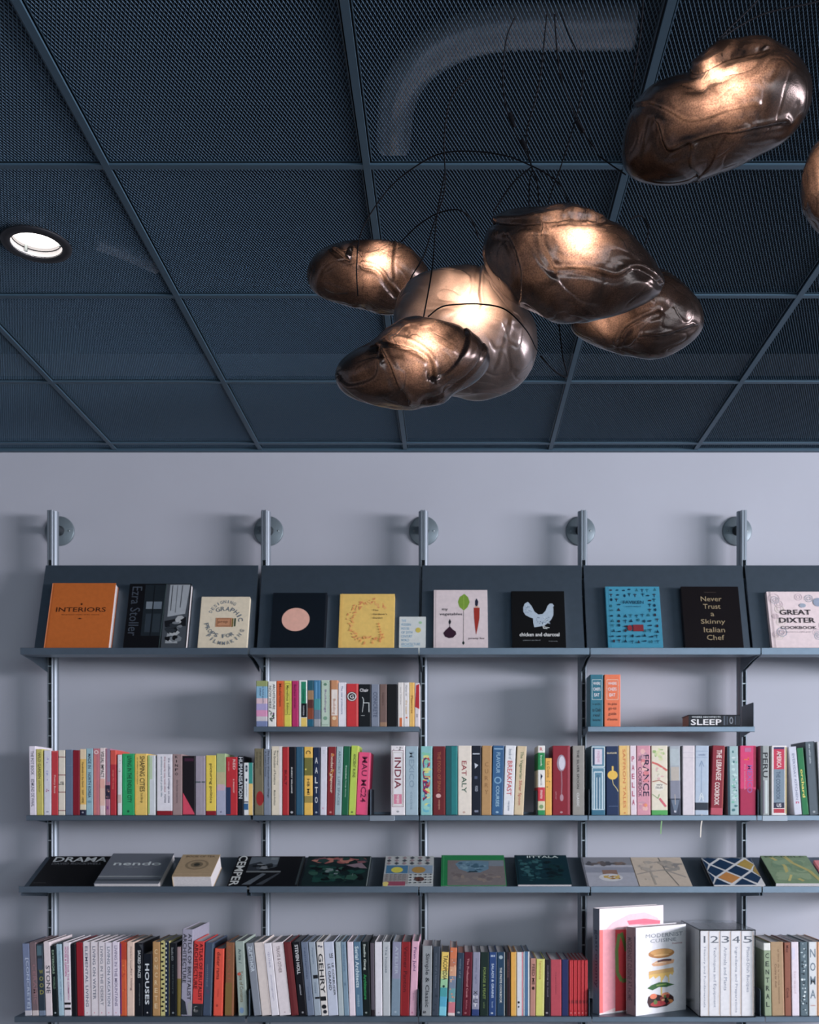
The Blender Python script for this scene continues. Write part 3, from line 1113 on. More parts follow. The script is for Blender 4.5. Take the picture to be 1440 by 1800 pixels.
def row(books, yf, z, depth, group, shelf, nudge=0.0003):
    for n, bk in enumerate(books):
        xb0, xb1, xt0, ytop, col, desc, items = bk[:7]
        opt = bk[7] if len(bk) > 7 else {}
        y = yf + opt.get('back', 0.0)
        a, b = xat(xb0, y) + nudge, xat(xb1, y) - nudge
        w = b - a
        h = zat(ytop, y) - z
        lean = 0.0
        x = (a + b) / 2
        zz = z + 0.0006
        if xt0 is not None:
            lean = math.atan((xat(xt0, y) - xat(xb0, y)) / h)
            w *= math.cos(lean)
            if lean < 0:
                x = a + w / 2 * math.cos(lean)
            else:
                x = b - w / 2 * math.cos(lean)
            zz += abs(math.sin(lean)) * w / 2
        root = empty('book', (x, y, zz), (0, lean, 0))
        where = opt.get('where', ORD[n] + ' from left, ' + shelf)
        tag(root, desc + ', ' + where, 'book', group)
        flat = []
        for it in items:
            flat += it if isinstance(it, list) else [it]
        dd = opt.get('depth', depth) * random.Random(n * 31 + int(xb0)).uniform(0.93, 1.0)
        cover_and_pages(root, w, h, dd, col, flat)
        if 'ribbon' in opt:
            c, px, py = opt['ribbon']
            m = MB()
            e0 = xat(px, y) - x
            zz1 = zat(py, y - 0.014) - zz
            pts = [(e0, 0.02, 0.0006), (e0, -0.008, 0.0012), (e0 + 0.002, -0.0095, -0.012), (e0 - 0.003, -0.0105, zz1 * 0.5), (e0 - 0.005, -0.010, zz1)]
            q = catmull(pts, 6)
            for p0, p1 in zip(q, q[1:]):
                for s in (0, 0.0006):
                    m.poly([p0 + EX * -0.0022 + EY * s, p0 + EX * 0.0022 + EY * s, p1 + EX * 0.0022 + EY * s, p1 + EX * -0.0022 + EY * s], c)
            m.build('ribbon', root)


YM = 4.112
G3 = 'upright books on the mid-height shelves'
row([
    (52, 64, 50.5, 1312, (222, 214, 234), 'pale lavender book with grey lettering', [V('THE POT BOOK', (90, 88, 110), .07, .42), V('EDMUND DE WAAL', (90, 88, 110), .48, .88)]),
    (64.3, 76, 63, 1317, (192, 182, 92), 'slim olive yellow book', [V('WILD GARDEN', (80, 76, 40), .05, .45, .4), V('colour', (120, 112, 60), .47, .66, .3)]),
    (77, 90, None, 1319, (208, 208, 226), 'white book with faint violet curls', [N(.2, .05, .8, .5, 10, [(176, 164, 206), (160, 172, 210)], .14, 3), N(.2, .55, .8, .68, 3, [(160, 60, 130)], .16, 8), E(.5, .95, .2, .012, (150, 150, 176))]),
    (90, 102, None, 1320, (188, 48, 58), 'red book with cream script', [V('Poetry Rose', (230, 190, 190), .38, .66, .35), R(.1, 0, .9, .02, (206, 90, 90))]),
    (102.3, 114.3, None, 1319, (216, 206, 196), 'cream book with dark red rules', [B(.1, .112, (120, 36, 40)), B(.375, .388, (120, 36, 40)), B(.64, .652, (120, 36, 40)), B(.925, .937, (120, 36, 40)), T('org', K, .45, .51, .5, .08, 1, -90)]),
    (114.8, 128, None, 1318, (96, 112, 142), 'slate blue cloth book', [L([(0, .24), (1, .24)], .05, (120, 134, 160)), L([(0, .85), (1, .85)], .05, (84, 98, 130)), R(.45, .02, .55, .98, (104, 120, 150))]),
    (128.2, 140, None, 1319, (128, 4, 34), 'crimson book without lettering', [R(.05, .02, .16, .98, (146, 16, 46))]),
    (140.2, 151, None, 1317, (238, 190, 92), 'yellow book with a navy foot', [B(0, .15, (236, 210, 178)), B(.92, 1, (28, 30, 58)), V('Handmade in the North', (60, 46, 20), .2, .58, .3), V('HAY - HERE', (60, 46, 20), .62, .82, .35), E(.5, .96, .18, .012, (150, 150, 170)), B(.84, .92, (232, 214, 186))]),
    (151.2, 163.5, None, 1316, (142, 178, 196), 'light blue book with navy lettering', [V('MADE IN', (30, 50, 84), .08, .3, .42), V('NORTH KOREA', (30, 50, 84), .36, .74, .42), E(.5, .8, .28, .02, (110, 150, 170))]),
    (163.7, 175, None, 1316, (190, 108, 122), 'dusty pink book with a ring', [E(.5, .055, .35, .03, (236, 214, 220)), E(.5, .055, .2, .017, (190, 108, 122)), R(.1, .1, .5, .98, (204, 116, 112))]),
    (175.2, 185, None, 1315, (228, 208, 214), 'white book with bold black lettering above salmon', [V('VISUAL IMPACT', K, .05, .44, .6), R(.05, .46, .95, .86, (238, 176, 166)), R(.05, .6, .95, .86, (240, 196, 184))]),
    (185.3, 193.5, None, 1316, (172, 116, 142), 'mauve book with a dark picture', [R(0, .55, 1, .76, (44, 40, 62)), N(.05, .58, .95, .76, 6, [(190, 140, 110), (96, 74, 92)], .3, 4), R(.4, 0, 1, .5, (144, 130, 160)), V('x', (120, 40, 140), .86, .92, .4)]),
    (193.7, 204, None, 1319, (176, 34, 48), 'red and orange book', [B(0, .22, (204, 74, 62)), V('design for living', (220, 120, 110), .3, .6, .3)]),
    (206.3, 214, None, 1327, (214, 212, 222), 'thin white book with grey specks', [N(.1, .04, .9, .3, 5, [(150, 150, 166), (190, 140, 140)], .2, 5), R(.1, .66, .9, .8, (196, 170, 170))]),
    (214.5, 236.5, None, 1325, (2, 158, 96), 'bright green book with black lettering', [V('LIVING IN THE ENDLESS CITY', (14, 44, 36), .04, .8, .34, .6), R(.28, .05, .32, .6, (60, 190, 136)), E(.5, .94, .1, .02, (10, 90, 60))]),
    (237.3, 258.6, None, 1325, (242, 202, 96), 'yellow book with heavy black lettering', [V('SHAPING CITIES', K, .04, .62, .42, .6, 1), V('in an urban age', (70, 60, 30), .64, .8, .3, .55), V('an endless city project', (90, 76, 40), .06, .5, .1, .2), R(0, .02, .1, .98, (236, 190, 60))]),
    (260, 273, None, 1328, (198, 202, 214), 'white book with a green edge', [R(0, 0, .25, .98, (158, 186, 106)), R(.3, .02, .6, .4, (180, 200, 170))]),
    (275.5, 303, None, 1326, (216, 212, 226), 'wide white book with a red foot', [B(.93, 1, (134, 8, 30)), V('the collected writings on cities', (70, 74, 110), .06, .8, .16, .78), V('sixty essays by many hands edited', (150, 60, 84), .04, .62, .13, .52), V('architecture and public life', (80, 120, 140), .04, .7, .13, .3), V('notes', (90, 90, 110), .66, .8, .12, .55)]),
    (303.3, 320.3, None, 1326, (152, 126, 130), 'mauve brown book with black letters', [stack('KINFO', K, .01, .36, .3, .42, 1), V('the home interiors', (100, 84, 92), .42, .8, .2)]),
    (320.8, 343, None, 1329, (22, 16, 24), 'black book with a rose-red triangle', [P([(.03, .62), (.95, .97), (.95, .99), (.03, .99)], (206, 60, 90)), R(.15, .04, .9, .09, (60, 24, 50))]),
    (343.4, 361, None, 1329, (150, 140, 160), 'lavender grey book with a dark rule', [R(.02, .43, .98, .455, (70, 84, 92)), R(.55, .02, .62, .98, (168, 158, 176))]),
    (361.8, 379.6, None, 1328, (236, 206, 62), 'yellow book with looping script and red foot', [B(.93, 1, (132, 10, 32)), V('picturing politics', K, .14, .8, .34, .5, 1)]),
    (380, 397, None, 1325, (152, 170, 128), 'pale green and lavender book', [B(.53, 1, (158, 160, 190)), R(.05, .3, .95, .5, (178, 168, 132)), R(.1, .5, .9, .6, (190, 160, 180)), E(.5, .95, .1, .015, (110, 110, 140))]),
    (397.3, 417.3, None, 1331, (184, 28, 40), 'red book with a navy corner', [R(0, .52, .42, .99, (34, 52, 88)), V('RED', (236, 200, 200), .04, .22, .22, .72), V('a memoir', (226, 180, 180), .38, .62, .16, .7), V('notes notes', (226, 150, 150), .08, .24, .1, .25)]),
    (418, 428.3, None, 1329, (18, 20, 30), 'black book with jagged white lettering', [V('HUMANISATION', (196, 200, 214), .02, .72, .66, .5, 1)]),
    (428.6, 444.5, None, 1341, (220, 222, 230), 'slim white, teal and yellow book', [R(.55, 0, 1, .4, (40, 140, 134)), R(.55, .4, 1, 1, (236, 196, 110)), R(0, .74, .5, .76, NV), R(0, .78, .5, .9, (40, 90, 140)), V('8', NV, .04, .18, .25, .3), E(.3, .33, .1, .03, NV), V('poster', (120, 130, 150), .4, .66, .16, .3)]),
], YM, MID_Z, 0.175, G3, 'mid-height shelf, first bay')

row([
    (447.5, 463.3, 447, 1316, (112, 104, 82), 'olive brown book with a red disc', [E(.62, .75, .42, .11, (150, 26, 28)), V('Georgian homes', (70, 64, 46), .05, .3, .22, .3), V('of the west coast', (70, 64, 46), .05, .4, .18, .7)]),
    (463.6, 476, None, 1317, (118, 128, 150), 'grey blue book with two lines of lettering', [V('The Story of Scandinavian Design', (26, 34, 56), .02, .74, .3, .66), V('A modern history', (30, 38, 60), .03, .42, .22, .26)]),
    (477, 496, None, 1312, (212, 200, 184), 'wide cream book with grey lettering', [R(.74, 0, 1, 1, (226, 214, 220)), V('The Evolution of Furniture', (70, 70, 66), .06, .56, .2, .32), V('Mattias Arvidsson', (90, 90, 84), .64, .86, .18, .32), V('Survey', (90, 90, 84), .06, .28, .16, .58)]),
    (496.3, 508, None, 1313, (170, 24, 34), 'red book with a dark title', [R(.8, 0, 1, 1, (206, 70, 72)), V('BUILT', (90, 14, 22), .34, .56, .36), B(0, .02, (130, 40, 40))]),
    (508.3, 520, None, 1313, (12, 14, 24), 'black book with small white lettering', [V('BUNNY WILLIAMS', (220, 220, 226), .3, .68, .2, .4), E(.4, .96, .2, .016, (170, 170, 180))]),
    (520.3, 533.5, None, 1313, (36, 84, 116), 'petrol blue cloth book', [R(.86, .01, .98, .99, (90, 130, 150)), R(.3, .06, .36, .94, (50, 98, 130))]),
    (534.6, 549.5, None, 1313, (236, 186, 68), 'book of yellow and olive blocks', [B(.16, .42, (108, 106, 48)), B(.72, .82, (150, 130, 62)), T('C', K, .5, .08, .4, .07, 1, -90), V('HB MI', K, .47, .7, .3), E(.2, .33, .1, .012, (220, 200, 80))]),
    (550.3, 562, 550.6, 1314, (24, 40, 72), 'navy book with spaced white capitals', stack('AALTO', (226, 226, 234), .12, .85, .42) + [E(.5, .96, .16, .014, (150, 160, 180))]),
    (562.5, 574, 563.6, 1313, (204, 202, 220), 'plain pale lavender book', [E(.45, .9, .12, .014, (200, 150, 180)), V('H', (180, 190, 200), .05, .1, .3)]),
    (574.2, 588, 577, 1313, (128, 30, 36), 'dark red book with gold script', [V('modern glamour', (222, 206, 190), .1, .68, .42, .5), E(.62, .12, .2, .02, (196, 120, 50)), E(.5, .96, .16, .014, (190, 120, 120)), L([(.2, .4), (.8, .33), (.3, .5)], .06, (214, 160, 60))]),
    (588.2, 600, 591.5, 1313, (156, 176, 188), 'pale blue grey book with lettering', [V('ARCHITECT', (90, 112, 128), .06, .4, .36), V('LIFE SPACES', (100, 120, 134), .44, .86, .34)]),
    (600.2, 612, 604, 1312, (8, 92, 62), 'dark green book with white lettering', [V('Swedish', (200, 222, 208), .28, .48, .2), V('Design Stories', (180, 210, 196), .5, .74, .18)]),
    (612.3, 625, 617.5, 1311, (176, 200, 66), 'lime green book with black lettering', [V('ANCIENT RUINS', K, .12, .46, .38, .55), R(.9, 0, 1, 1, (226, 216, 100)), E(.5, .96, .16, .014, (90, 110, 50))]),
    (625.3, 646, 630.6, 1323, (232, 70, 124), 'shorter pink book with large dark letters', [V('MAU MC24', (96, 20, 56), .07, .8, .46, .56, 1), R(.92, 0, 1, 1, (236, 110, 150))]),
    (687, 712, None, 1311, (222, 216, 226), 'white book with a tall ornate border', [L([(.1, .07), (.9, .07), (.9, .88), (.1, .88), (.1, .07)], .03, (120, 44, 60)), L([(.17, .1), (.83, .1), (.83, .86), (.17, .86), (.17, .1)], .02, (150, 140, 120)), V('INDIA', (120, 34, 52), .17, .62, .46, .5, 1), R(.22, .7, .78, .84, (206, 120, 150)), V('recipes', (240, 230, 234), .71, .83, .3), N(.12, .01, .88, .07, 8, [(120, 116, 120)], .06, 4), E(.5, .95, .1, .014, (150, 150, 160))], {'where': 'between bookend and pale blue book on mid-height shelf'}),
    (712.6, 735, None, 1312, (150, 172, 190), 'pale blue book with faint letters', [V('MEXICO', (124, 146, 168), .08, .6, .4, .5, 1), V('cocina', (126, 148, 170), .66, .92, .2)], {'where': 'right of the ornate white book on mid-height shelf'}),
], YM, MID_Z, 0.175, G3, 'mid-height shelf, second bay')

row([
    (739.5, 760, None, 1312, (126, 186, 190), 'teal and yellow book with chunky red letters', [N(.03, .03, .97, .97, 30, [(90, 170, 196), (140, 196, 190), (206, 206, 120), (220, 200, 130), (120, 190, 160)], .3, 12), V('CUBA', (196, 40, 66), .14, .78, .66, .5, 1), V('CUBA', (92, 40, 96), .16, .8, .5, .44, 1)]),
    (761, 783, None, 1312, (104, 26, 32), 'dark red brown book with tan lettering', [V('THE FOOD OF SPAIN', (156, 84, 52), .08, .66, .26), R(.88, .01, 1, .99, (128, 46, 48)), E(.45, .72, .2, .03, (206, 160, 160)), V('recipes', (190, 130, 110), .78, .92, .2)]),
    (783.3, 804.5, None, 1311, (8, 82, 90), 'two-tone teal book', [R(.5, .01, 1, .99, (10, 116, 122)), R(.9, .01, 1, .99, (40, 140, 142))]),
    (805, 829, None, 1311, (226, 214, 206), 'wide cream book with green and red letters', [V('EAT', (150, 40, 50), .22, .43, .36, .46, 1), V('ALY', (40, 84, 62), .445, .68, .36, .46, 1), E(.45, .96, .1, .016, (190, 160, 150))]),
    (829.3, 846, None, 1311, (10, 18, 36), 'navy black book with small white marks', [R(.1, .11, .85, .125, (190, 194, 210)), P([(.3, .25), (.7, .28), (.35, .33)], (190, 194, 210)), R(.3, .44, .6, .48, (70, 80, 110)), V('FOOD', (170, 176, 196), .58, .66, .3), R(.3, .93, .7, .96, (120, 126, 150))]),
    (846.3, 863.6, 847.3, 1311, (176, 134, 84), 'tan book with faint letters', stack('CURRY', (146, 104, 60), .22, .72, .36)),
    (864, 884, 866.6, 1311, (44, 90, 138), 'mid blue book with pale letters', [V('FLAVOUR', (140, 176, 206), .1, .4, .34), V('COURSES', (150, 186, 212), .58, .88, .3), E(.5, .5, .32, .05, (120, 164, 200)), E(.5, .5, .22, .034, (44, 90, 138)), R(.1, .04, .9, .055, (140, 176, 206)), E(.5, .96, .14, .014, (140, 176, 206))]),
    (884.3, 903, 888.3, 1311, (216, 216, 226), 'white book with red lettering', [V('BREAKFAST', (196, 56, 60), .22, .72, .46, .5, 1), V('book of', (120, 130, 150), .05, .2, .3), V('recipes', (110, 120, 150), .8, .94, .24)]),
    (903.3, 920, 909.4, 1312, (206, 184, 152), 'leaning cream book with green and red words', [V('The Vegetarian', (88, 110, 74), .08, .48, .4), V('Silver Spoon', (170, 60, 56), .5, .86, .4)]),
    (945.5, 958, None, 1311, (226, 222, 222), 'slim book striped green, white and red', [B(.1, .35, (10, 130, 70)), B(.6, .8, (196, 36, 56)), B(.8, .93, (206, 200, 170)), B(.93, 1, (20, 134, 76)), T('R', (190, 40, 40), .5, .05, .4, .05, 1), P([(.4, .4), (.7, .44), (.4, .5)], NV), V('words', (120, 120, 130), .47, .57, .2), V('menu', (236, 210, 210), .64, .76, .3), E(.5, .88, .3, .03, (120, 150, 100)), V('book', (210, 230, 210), .14, .3, .26)], {'depth': 0.19}),
    (958.4, 970, None, 1333, (240, 176, 66), 'short orange yellow book', [V('La Cucina', (150, 96, 30), .06, .34, .4), N(.15, .38, .85, .6, 4, [(60, 90, 50)], .12, 7)]),
    (971.5, 1002.5, None, 1311, (132, 10, 34), 'thick dark red book with a silver spoon', [E(.5, .25, .25, .12, (150, 130, 150)), E(.53, .25, .17, .1, (200, 196, 214)), L([(.5, .36), (.53, .55), (.5, .74)], .07, (150, 96, 112)), E(.52, .75, .1, .05, (170, 130, 146)), R(.86, .01, .95, .99, (156, 60, 76)), V('silver', (176, 110, 120), .66, .78, .08, .2), E(.5, .96, .08, .014, (170, 130, 140))]),
    (1006.5, 1027.5, None, 1311, (140, 136, 134), 'grey book with dark and white lettering', [V('THE SILVER SPOON', K, .06, .62, .2, .46, 1), V('CLASSIC', (206, 206, 212), .68, .88, .2, .46)]),
], YM, MID_Z, 0.175, G3, 'mid-height shelf, third bay')

row([
    (1039.8, 1064, None, 1311, (84, 130, 158), 'blue book with a white drawn frame', [L([(.04, .02), (.96, .02), (.96, .3), (.04, .3), (.04, .02)], .06, (214, 224, 232)), R(.24, .05, .78, .27, (206, 196, 216)), V('recipes', (190, 140, 170), .08, .24, .3), L([(.2, .92), (.2, .38), (.8, .38), (.8, .92)], .08, (200, 214, 226)), L([(.4, .92), (.4, .46), (.6, .46), (.6, .92)], .07, (200, 214, 226)), L([(.06, .32), (.94, .32), (.94, .92), (.06, .92), (.06, .32)], .05, (200, 214, 226)), B(.93, 1, (44, 104, 134)), R(.42, .42, .58, .9, (70, 110, 140)), R(.1, .03, .22, .28, (30, 50, 84))]),
    (1066, 1088.5, 1065, 1312, (18, 42, 82), 'navy book with a yellow drop', [T('SUGAR', (226, 210, 170), .48, .1, .8, .025, 1), E(.52, .42, .4, .065, (240, 190, 60)), R(.46, .29, .6, .37, (226, 186, 80)), L([(.5, .48), (.56, .55), (.85, .62), (.95, .66)], .05, (206, 190, 130)), R(.2, .87, .95, .875, (90, 110, 150))]),
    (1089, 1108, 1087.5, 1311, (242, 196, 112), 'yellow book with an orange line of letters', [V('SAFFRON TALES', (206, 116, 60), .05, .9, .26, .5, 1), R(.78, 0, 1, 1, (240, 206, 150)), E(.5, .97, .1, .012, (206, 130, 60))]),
    (1108.6, 1119.5, 1107.3, 1311, (216, 200, 214), 'thin pale pink book with spaced red capitals', stack('PAELLA', (176, 34, 90), .13, .88, .44)),
    (1120, 1144, 1119.2, 1311, (206, 140, 160), 'pink book with heavy navy capitals', [N(.02, .02, .98, .98, 26, [(216, 150, 170), (190, 140, 160), (210, 120, 130), (220, 170, 170)], .22, 9), V('FRANCE', (26, 22, 58), .13, .73, .46, .68, 1), V('COOKBOOK', (60, 40, 76), .31, .74, .26, .24, 1), V('THE', (60, 40, 76), .14, .22, .24, .24, 1), E(.66, .86, .12, .02, (226, 140, 90))]),
    (1145.5, 1174, 1145, 1311, (216, 206, 190), 'floral cream book with green foot and ribbon', [B(.93, 1, (70, 160, 80)), N(.04, .02, .96, .22, 16, [(206, 206, 160), (150, 176, 110), (190, 200, 150)], .12, 15), L([(.04, .24), (.4, .27), (.8, .33), (.97, .36)], .12, (206, 96, 90)), N(.05, .3, .95, .55, 14, [(210, 170, 170), (196, 190, 170), (226, 214, 206)], .1, 16), L([(.05, .52), (.5, .5), (.97, .56)], .06, (170, 110, 90)), E(.5, .59, .32, .06, (220, 214, 206)), T('very', K, .5, .57, .38, .03, 1), T('DELISH', K, .48, .605, .42, .03, 1), L([(.5, .76), (.7, .82), (.9, .88)], .13, (206, 90, 110)), L([(.05, .7), (.4, .76), (.5, .7)], .05, (150, 170, 120))], {'ribbon': ((130, 176, 120), 1163, 1466)}),
    (1178.5, 1197, 1177, 1312, (156, 164, 178), 'grey book with a hazy sky picture', [B(.5, .76, (126, 128, 148)), B(.76, 1, (54, 62, 84)), R(.1, .3, .9, .5, (176, 166, 160)), R(.05, .04, .9, .28, (166, 176, 186)), P([(.1, .78), (.9, .78), (.6, .97), (.4, .97)], (96, 110, 134)), L([(.46, .7), (.5, .85)], .05, (190, 176, 170)), E(.46, .95, .1, .015, (190, 190, 206))]),
    (1200, 1221.5, 1200, 1311, (206, 196, 208), 'plain pale lilac book', [L([(0, .1), (1, .1)], .02, (170, 160, 180)), L([(0, .175), (1, .175)], .02, (170, 160, 180)), R(.88, .02, .94, .98, (226, 216, 224))]),
    (1221.8, 1245.5, 1222.5, 1311, (166, 180, 204), 'pale blue book with arrows and dark band', [B(.82, .93, (40, 48, 62)), L([(.47, .25), (.47, .8)], .04, (130, 150, 184)), L([(.3, .3), (.47, .22), (.64, .3)], .05, (120, 140, 176)), L([(.3, .8), (.47, .72), (.64, .8)], .05, (220, 226, 236)), L([(.3, .76), (.47, .68), (.64, .76)], .05, (220, 226, 236)), L([(.05, .08), (.95, .08)], .03, (130, 150, 184)), T('nordic', (120, 136, 176), .5, .13, .5, .03), L([(.1, .17), (.9, .17)], .03, (130, 150, 184))], {'ribbon': ((222, 212, 206), 1233, 1472)}),
    (1249, 1270.5, 1253, 1311, (132, 22, 42), 'leaning red book with white capitals', [V('THE LEBANESE', (230, 214, 216), .06, .5, .42, .56, 1), V('COOKBOOK', (230, 214, 216), .53, .86, .4, .48, 1), B(.9, 1, (180, 70, 90)), R(.9, .02, 1, .9, (170, 70, 70))]),
    (1280, 1299, 1278.5, 1312, (150, 176, 184), 'teal and white patterned book', [R(0, 0, .22, 1, (30, 60, 76)), N(.25, .02, .97, .98, 34, [(90, 160, 156), (176, 200, 204), (110, 176, 160), (196, 206, 214), (60, 110, 120)], .16, 21)]),
    (1301, 1329, None, 1311, (164, 14, 70), 'wide magenta book with violet letters', [B(0, .62, (206, 40, 104)), V('MEXICO', (150, 84, 160), .28, .68, .32, .62, 1), V('the cookbook', (200, 120, 150), .26, .64, .12, .32), L([(.25, .2), (.55, .2), (.5, .17)], .08, (226, 90, 50)), R(.3, .03, .7, .09, (180, 90, 140)), R(.86, .01, 1, .6, (150, 20, 60))]),
], YM, MID_Z, 0.175, G3, 'mid-height shelf, fourth bay')

row([
    (1337.5, 1352.5, 1337, 1311, (150, 156, 160), 'silver book with big black capitals', [R(.06, 0, .3, 1, (70, 76, 80)), V('PERU', K, .1, .46, .6, .56, 1), R(.55, .5, .8, .98, (190, 200, 206)), R(.3, .5, .4, .98, (110, 100, 124))]),
    (1356.5, 1383, None, 1311, (224, 216, 222), 'white-framed book with red and blue panels', [R(.14, .03, .86, .34, (186, 34, 70)), R(.14, .02, .86, .05, (40, 40, 90)), V('AMERICA', (236, 216, 220), .08, .32, .3, .5, 1), R(.14, .34, .86, .82, (112, 130, 150)), V('THE COOKBOOK', (60, 76, 100), .37, .78, .28, .44, 1), R(.14, .82, .86, .9, (40, 40, 66)), T('US', W, .5, .86, .3, .05, 1), R(.14, .91, .86, .97, (176, 40, 60)), R(.92, .02, 1, .98, (196, 176, 120))]),
    (1396.5, 1410.3, 1385.8, 1313, (190, 192, 212), 'leaning white book with grey letters', [V('EVERYDAY KITCHEN', (120, 124, 156), .1, .78, .3, .55), T('n', (190, 60, 110), .55, .82, .4, .03)]),
    (1410.6, 1422.5, 1400.2, 1315, (8, 110, 60), 'leaning green book with yellow letters', [V('orchard', (226, 206, 90), .32, .74, .4, .5, 1), R(0, 0, .12, 1, (20, 70, 60))]),
    (1423.3, 1440, 1415, 1304, (76, 88, 100), 'tall leaning slate book', [V('the wild table', (170, 180, 190), .03, .3, .18, .45), E(.5, .96, .14, .014, (150, 156, 166)), R(.9, 0, 1, 1, (40, 50, 60))]),
    (1442, 1462, 1436, 1304, (190, 190, 198), 'light grey book at the picture edge', []),
], YM, MID_Z, 0.175, G3, 'mid-height shelf, fifth bay')

# the small books on the two short shelves
YU = 4.132
GU = 'small books on the short upper shelf'
row([
    (450, 470, None, 1197, (150, 160, 190), 'pastel book of soft colour blocks', [B(0, .12, (140, 150, 96)), B(.12, .38, (120, 166, 200)), B(.38, .5, (206, 176, 190)), B(.5, .64, (160, 150, 200)), B(.64, .78, (206, 136, 180)), B(.78, .88, (190, 184, 196)), B(.88, 1, (110, 124, 170)), V('colour', (40, 50, 90), .16, .34, .16, .4), V('a field guide', (60, 70, 110), .12, .5, .14, .62)]),
    (471, 485.5, None, 1198, (222, 220, 222), 'white book with a leafy foot', [V('ARCHITECTURE', K, .06, .62, .3, .74, 1), V('NOW HERE', K, .1, .6, .28, .28, 1), N(.03, .62, .97, .9, 20, [(60, 90, 66), (110, 70, 110), (40, 60, 60)], .14, 31)]),
    (486, 499, None, 1197, (214, 88, 28), 'orange book with dark lettering', [V('Modernism', (90, 30, 20), .06, .56, .34, .52), R(.86, .02, 1, .98, (226, 120, 50))]),
    (499.3, 512.3, None, 1197, (206, 196, 62), 'chartreuse book with an outlined panel', [L([(.15, .06), (.85, .06), (.85, .74), (.15, .74), (.15, .06)], .05, (110, 110, 40)), V('Marvellous', (70, 70, 30), .1, .44, .36), V('Edition', (70, 70, 30), .48, .72, .3), R(.02, .02, .12, .98, (216, 150, 50))]),
    (513, 524.8, None, 1197, (178, 28, 100), 'magenta book with dark lettering', [V('Bauhaus women', (96, 16, 60), .08, .6, .36)]),
    (525.3, 540, None, 1196, (220, 224, 230), 'white-edged book, green above yellow', [R(.28, .03, .88, .5, (10, 128, 96)), R(.28, .5, .98, .8, (12, 14, 24)), R(.28, .81, .98, 1, (236, 200, 90)), V('Homes', (10, 80, 62), .2, .46, .3, .58), V('notes', (170, 170, 180), .55, .76, .2, .6)]),
    (540.5, 551.3, None, 1196, (30, 84, 104), 'teal and rust banded book', [B(.22, .42, (150, 116, 84)), B(.42, .6, (84, 44, 42)), B(.6, .84, (130, 60, 36)), B(.84, 1, (20, 90, 120))]),
    (551.5, 563.5, None, 1196, (54, 116, 160), 'blue and sea green book', [B(.4, .64, (60, 140, 150)), B(.64, .84, (96, 110, 136)), B(.84, 1, (150, 150, 160)), R(.3, .04, .5, .4, (90, 150, 196))]),
    (564.3, 579.5, None, 1196, (176, 194, 182), 'pale green book with an emblem', [L([(.1, .04), (.9, .04), (.9, .96), (.1, .96), (.1, .04)], .05, (130, 156, 144)), V('Buildings', (130, 110, 150), .2, .7, .3), E(.5, .09, .2, .03, (90, 130, 110)), E(.5, .82, .24, .04, (110, 150, 130))]),
    (580, 594, None, 1196, (190, 130, 90), 'copper and white book', [R(.14, .2, .96, .76, (226, 214, 212)), V('Building', (176, 120, 90), .4, .74, .42, .5), E(.55, .82, .26, .04, (236, 206, 170)), R(.04, 0, .2, 1, (130, 84, 60))]),
    (594.5, 608.3, None, 1200, (220, 216, 230), 'white book with a line of small blue letters', [V('The new architecture', (96, 110, 150), .08, .72, .24), R(.88, .01, .96, .99, (200, 190, 206))]),
    (609, 630, None, 1202, (196, 34, 42), 'red book with a black and white ring', [E(.46, .3, .44, .115, K), E(.46, .3, .38, .1, (220, 216, 220)), E(.46, .3, .3, .08, K), T('G', W, .46, .3, .34, .09, 1), R(.84, .01, .94, .99, (216, 90, 90))]),
    (630.6, 652, None, 1203, (12, 16, 22), 'black book with white chair outline', [T('Chair', W, .45, .14, .72, .075, 1), L([(.3, .3), (.4, .36), (.4, .44), (.85, .44), (.85, .66)], .05, (210, 214, 220)), L([(.4, .44), (.3, .66)], .05, (190, 194, 200)), L([(.2, .74), (.5, .74)], .04, (160, 164, 170))]),
    (652.4, 667, None, 1203, (120, 128, 150), 'slate blue book with raised capitals', [V('CONCRETE', (74, 84, 110), .18, .78, .5, .5, 1), R(.86, .01, .95, .99, (150, 156, 176))]),
    (667.3, 680, None, 1203, (112, 88, 84), 'mauve brown book', [V('Interiors', (86, 62, 60), .2, .5, .3), B(.9, 1, (150, 116, 92))]),
    (680.5, 699, None, 1203, (8, 8, 14), 'black book without lettering', [R(.9, .02, .97, .98, (30, 30, 38))]),
    (699.3, 709.5, None, 1200, (214, 208, 210), 'cream white book', [R(.3, .8, .75, 1, (206, 100, 40)), V('tiny house', (150, 140, 146), .1, .5, .24)], {'depth': .12}),
    (709.8, 719.5, None, 1200, (222, 216, 222), 'white book with tan lettering', [V('Homes on', (120, 120, 130), .06, .3, .34), V('the coast', (190, 150, 80), .4, .72, .34), N(.2, .76, .8, .86, 3, [(206, 90, 40)], .2, 6)]),
    (719.8, 728.8, None, 1200, (240, 186, 84), 'orange yellow book with brown lettering', [V('Pleasures', (150, 96, 30), .3, .7, .4), R(0, 0, .14, 1, (236, 206, 140))]),
    (729, 737.5, None, 1201, (206, 196, 206), 'white book with a red corner', [P([(.3, .05), (1, .02), (1, .6), (.1, .55)], (176, 20, 36)), V('x', (120, 110, 120), .7, .8, .3)]),
], YU, UP_Z, 0.13, GU, 'short upper shelf')

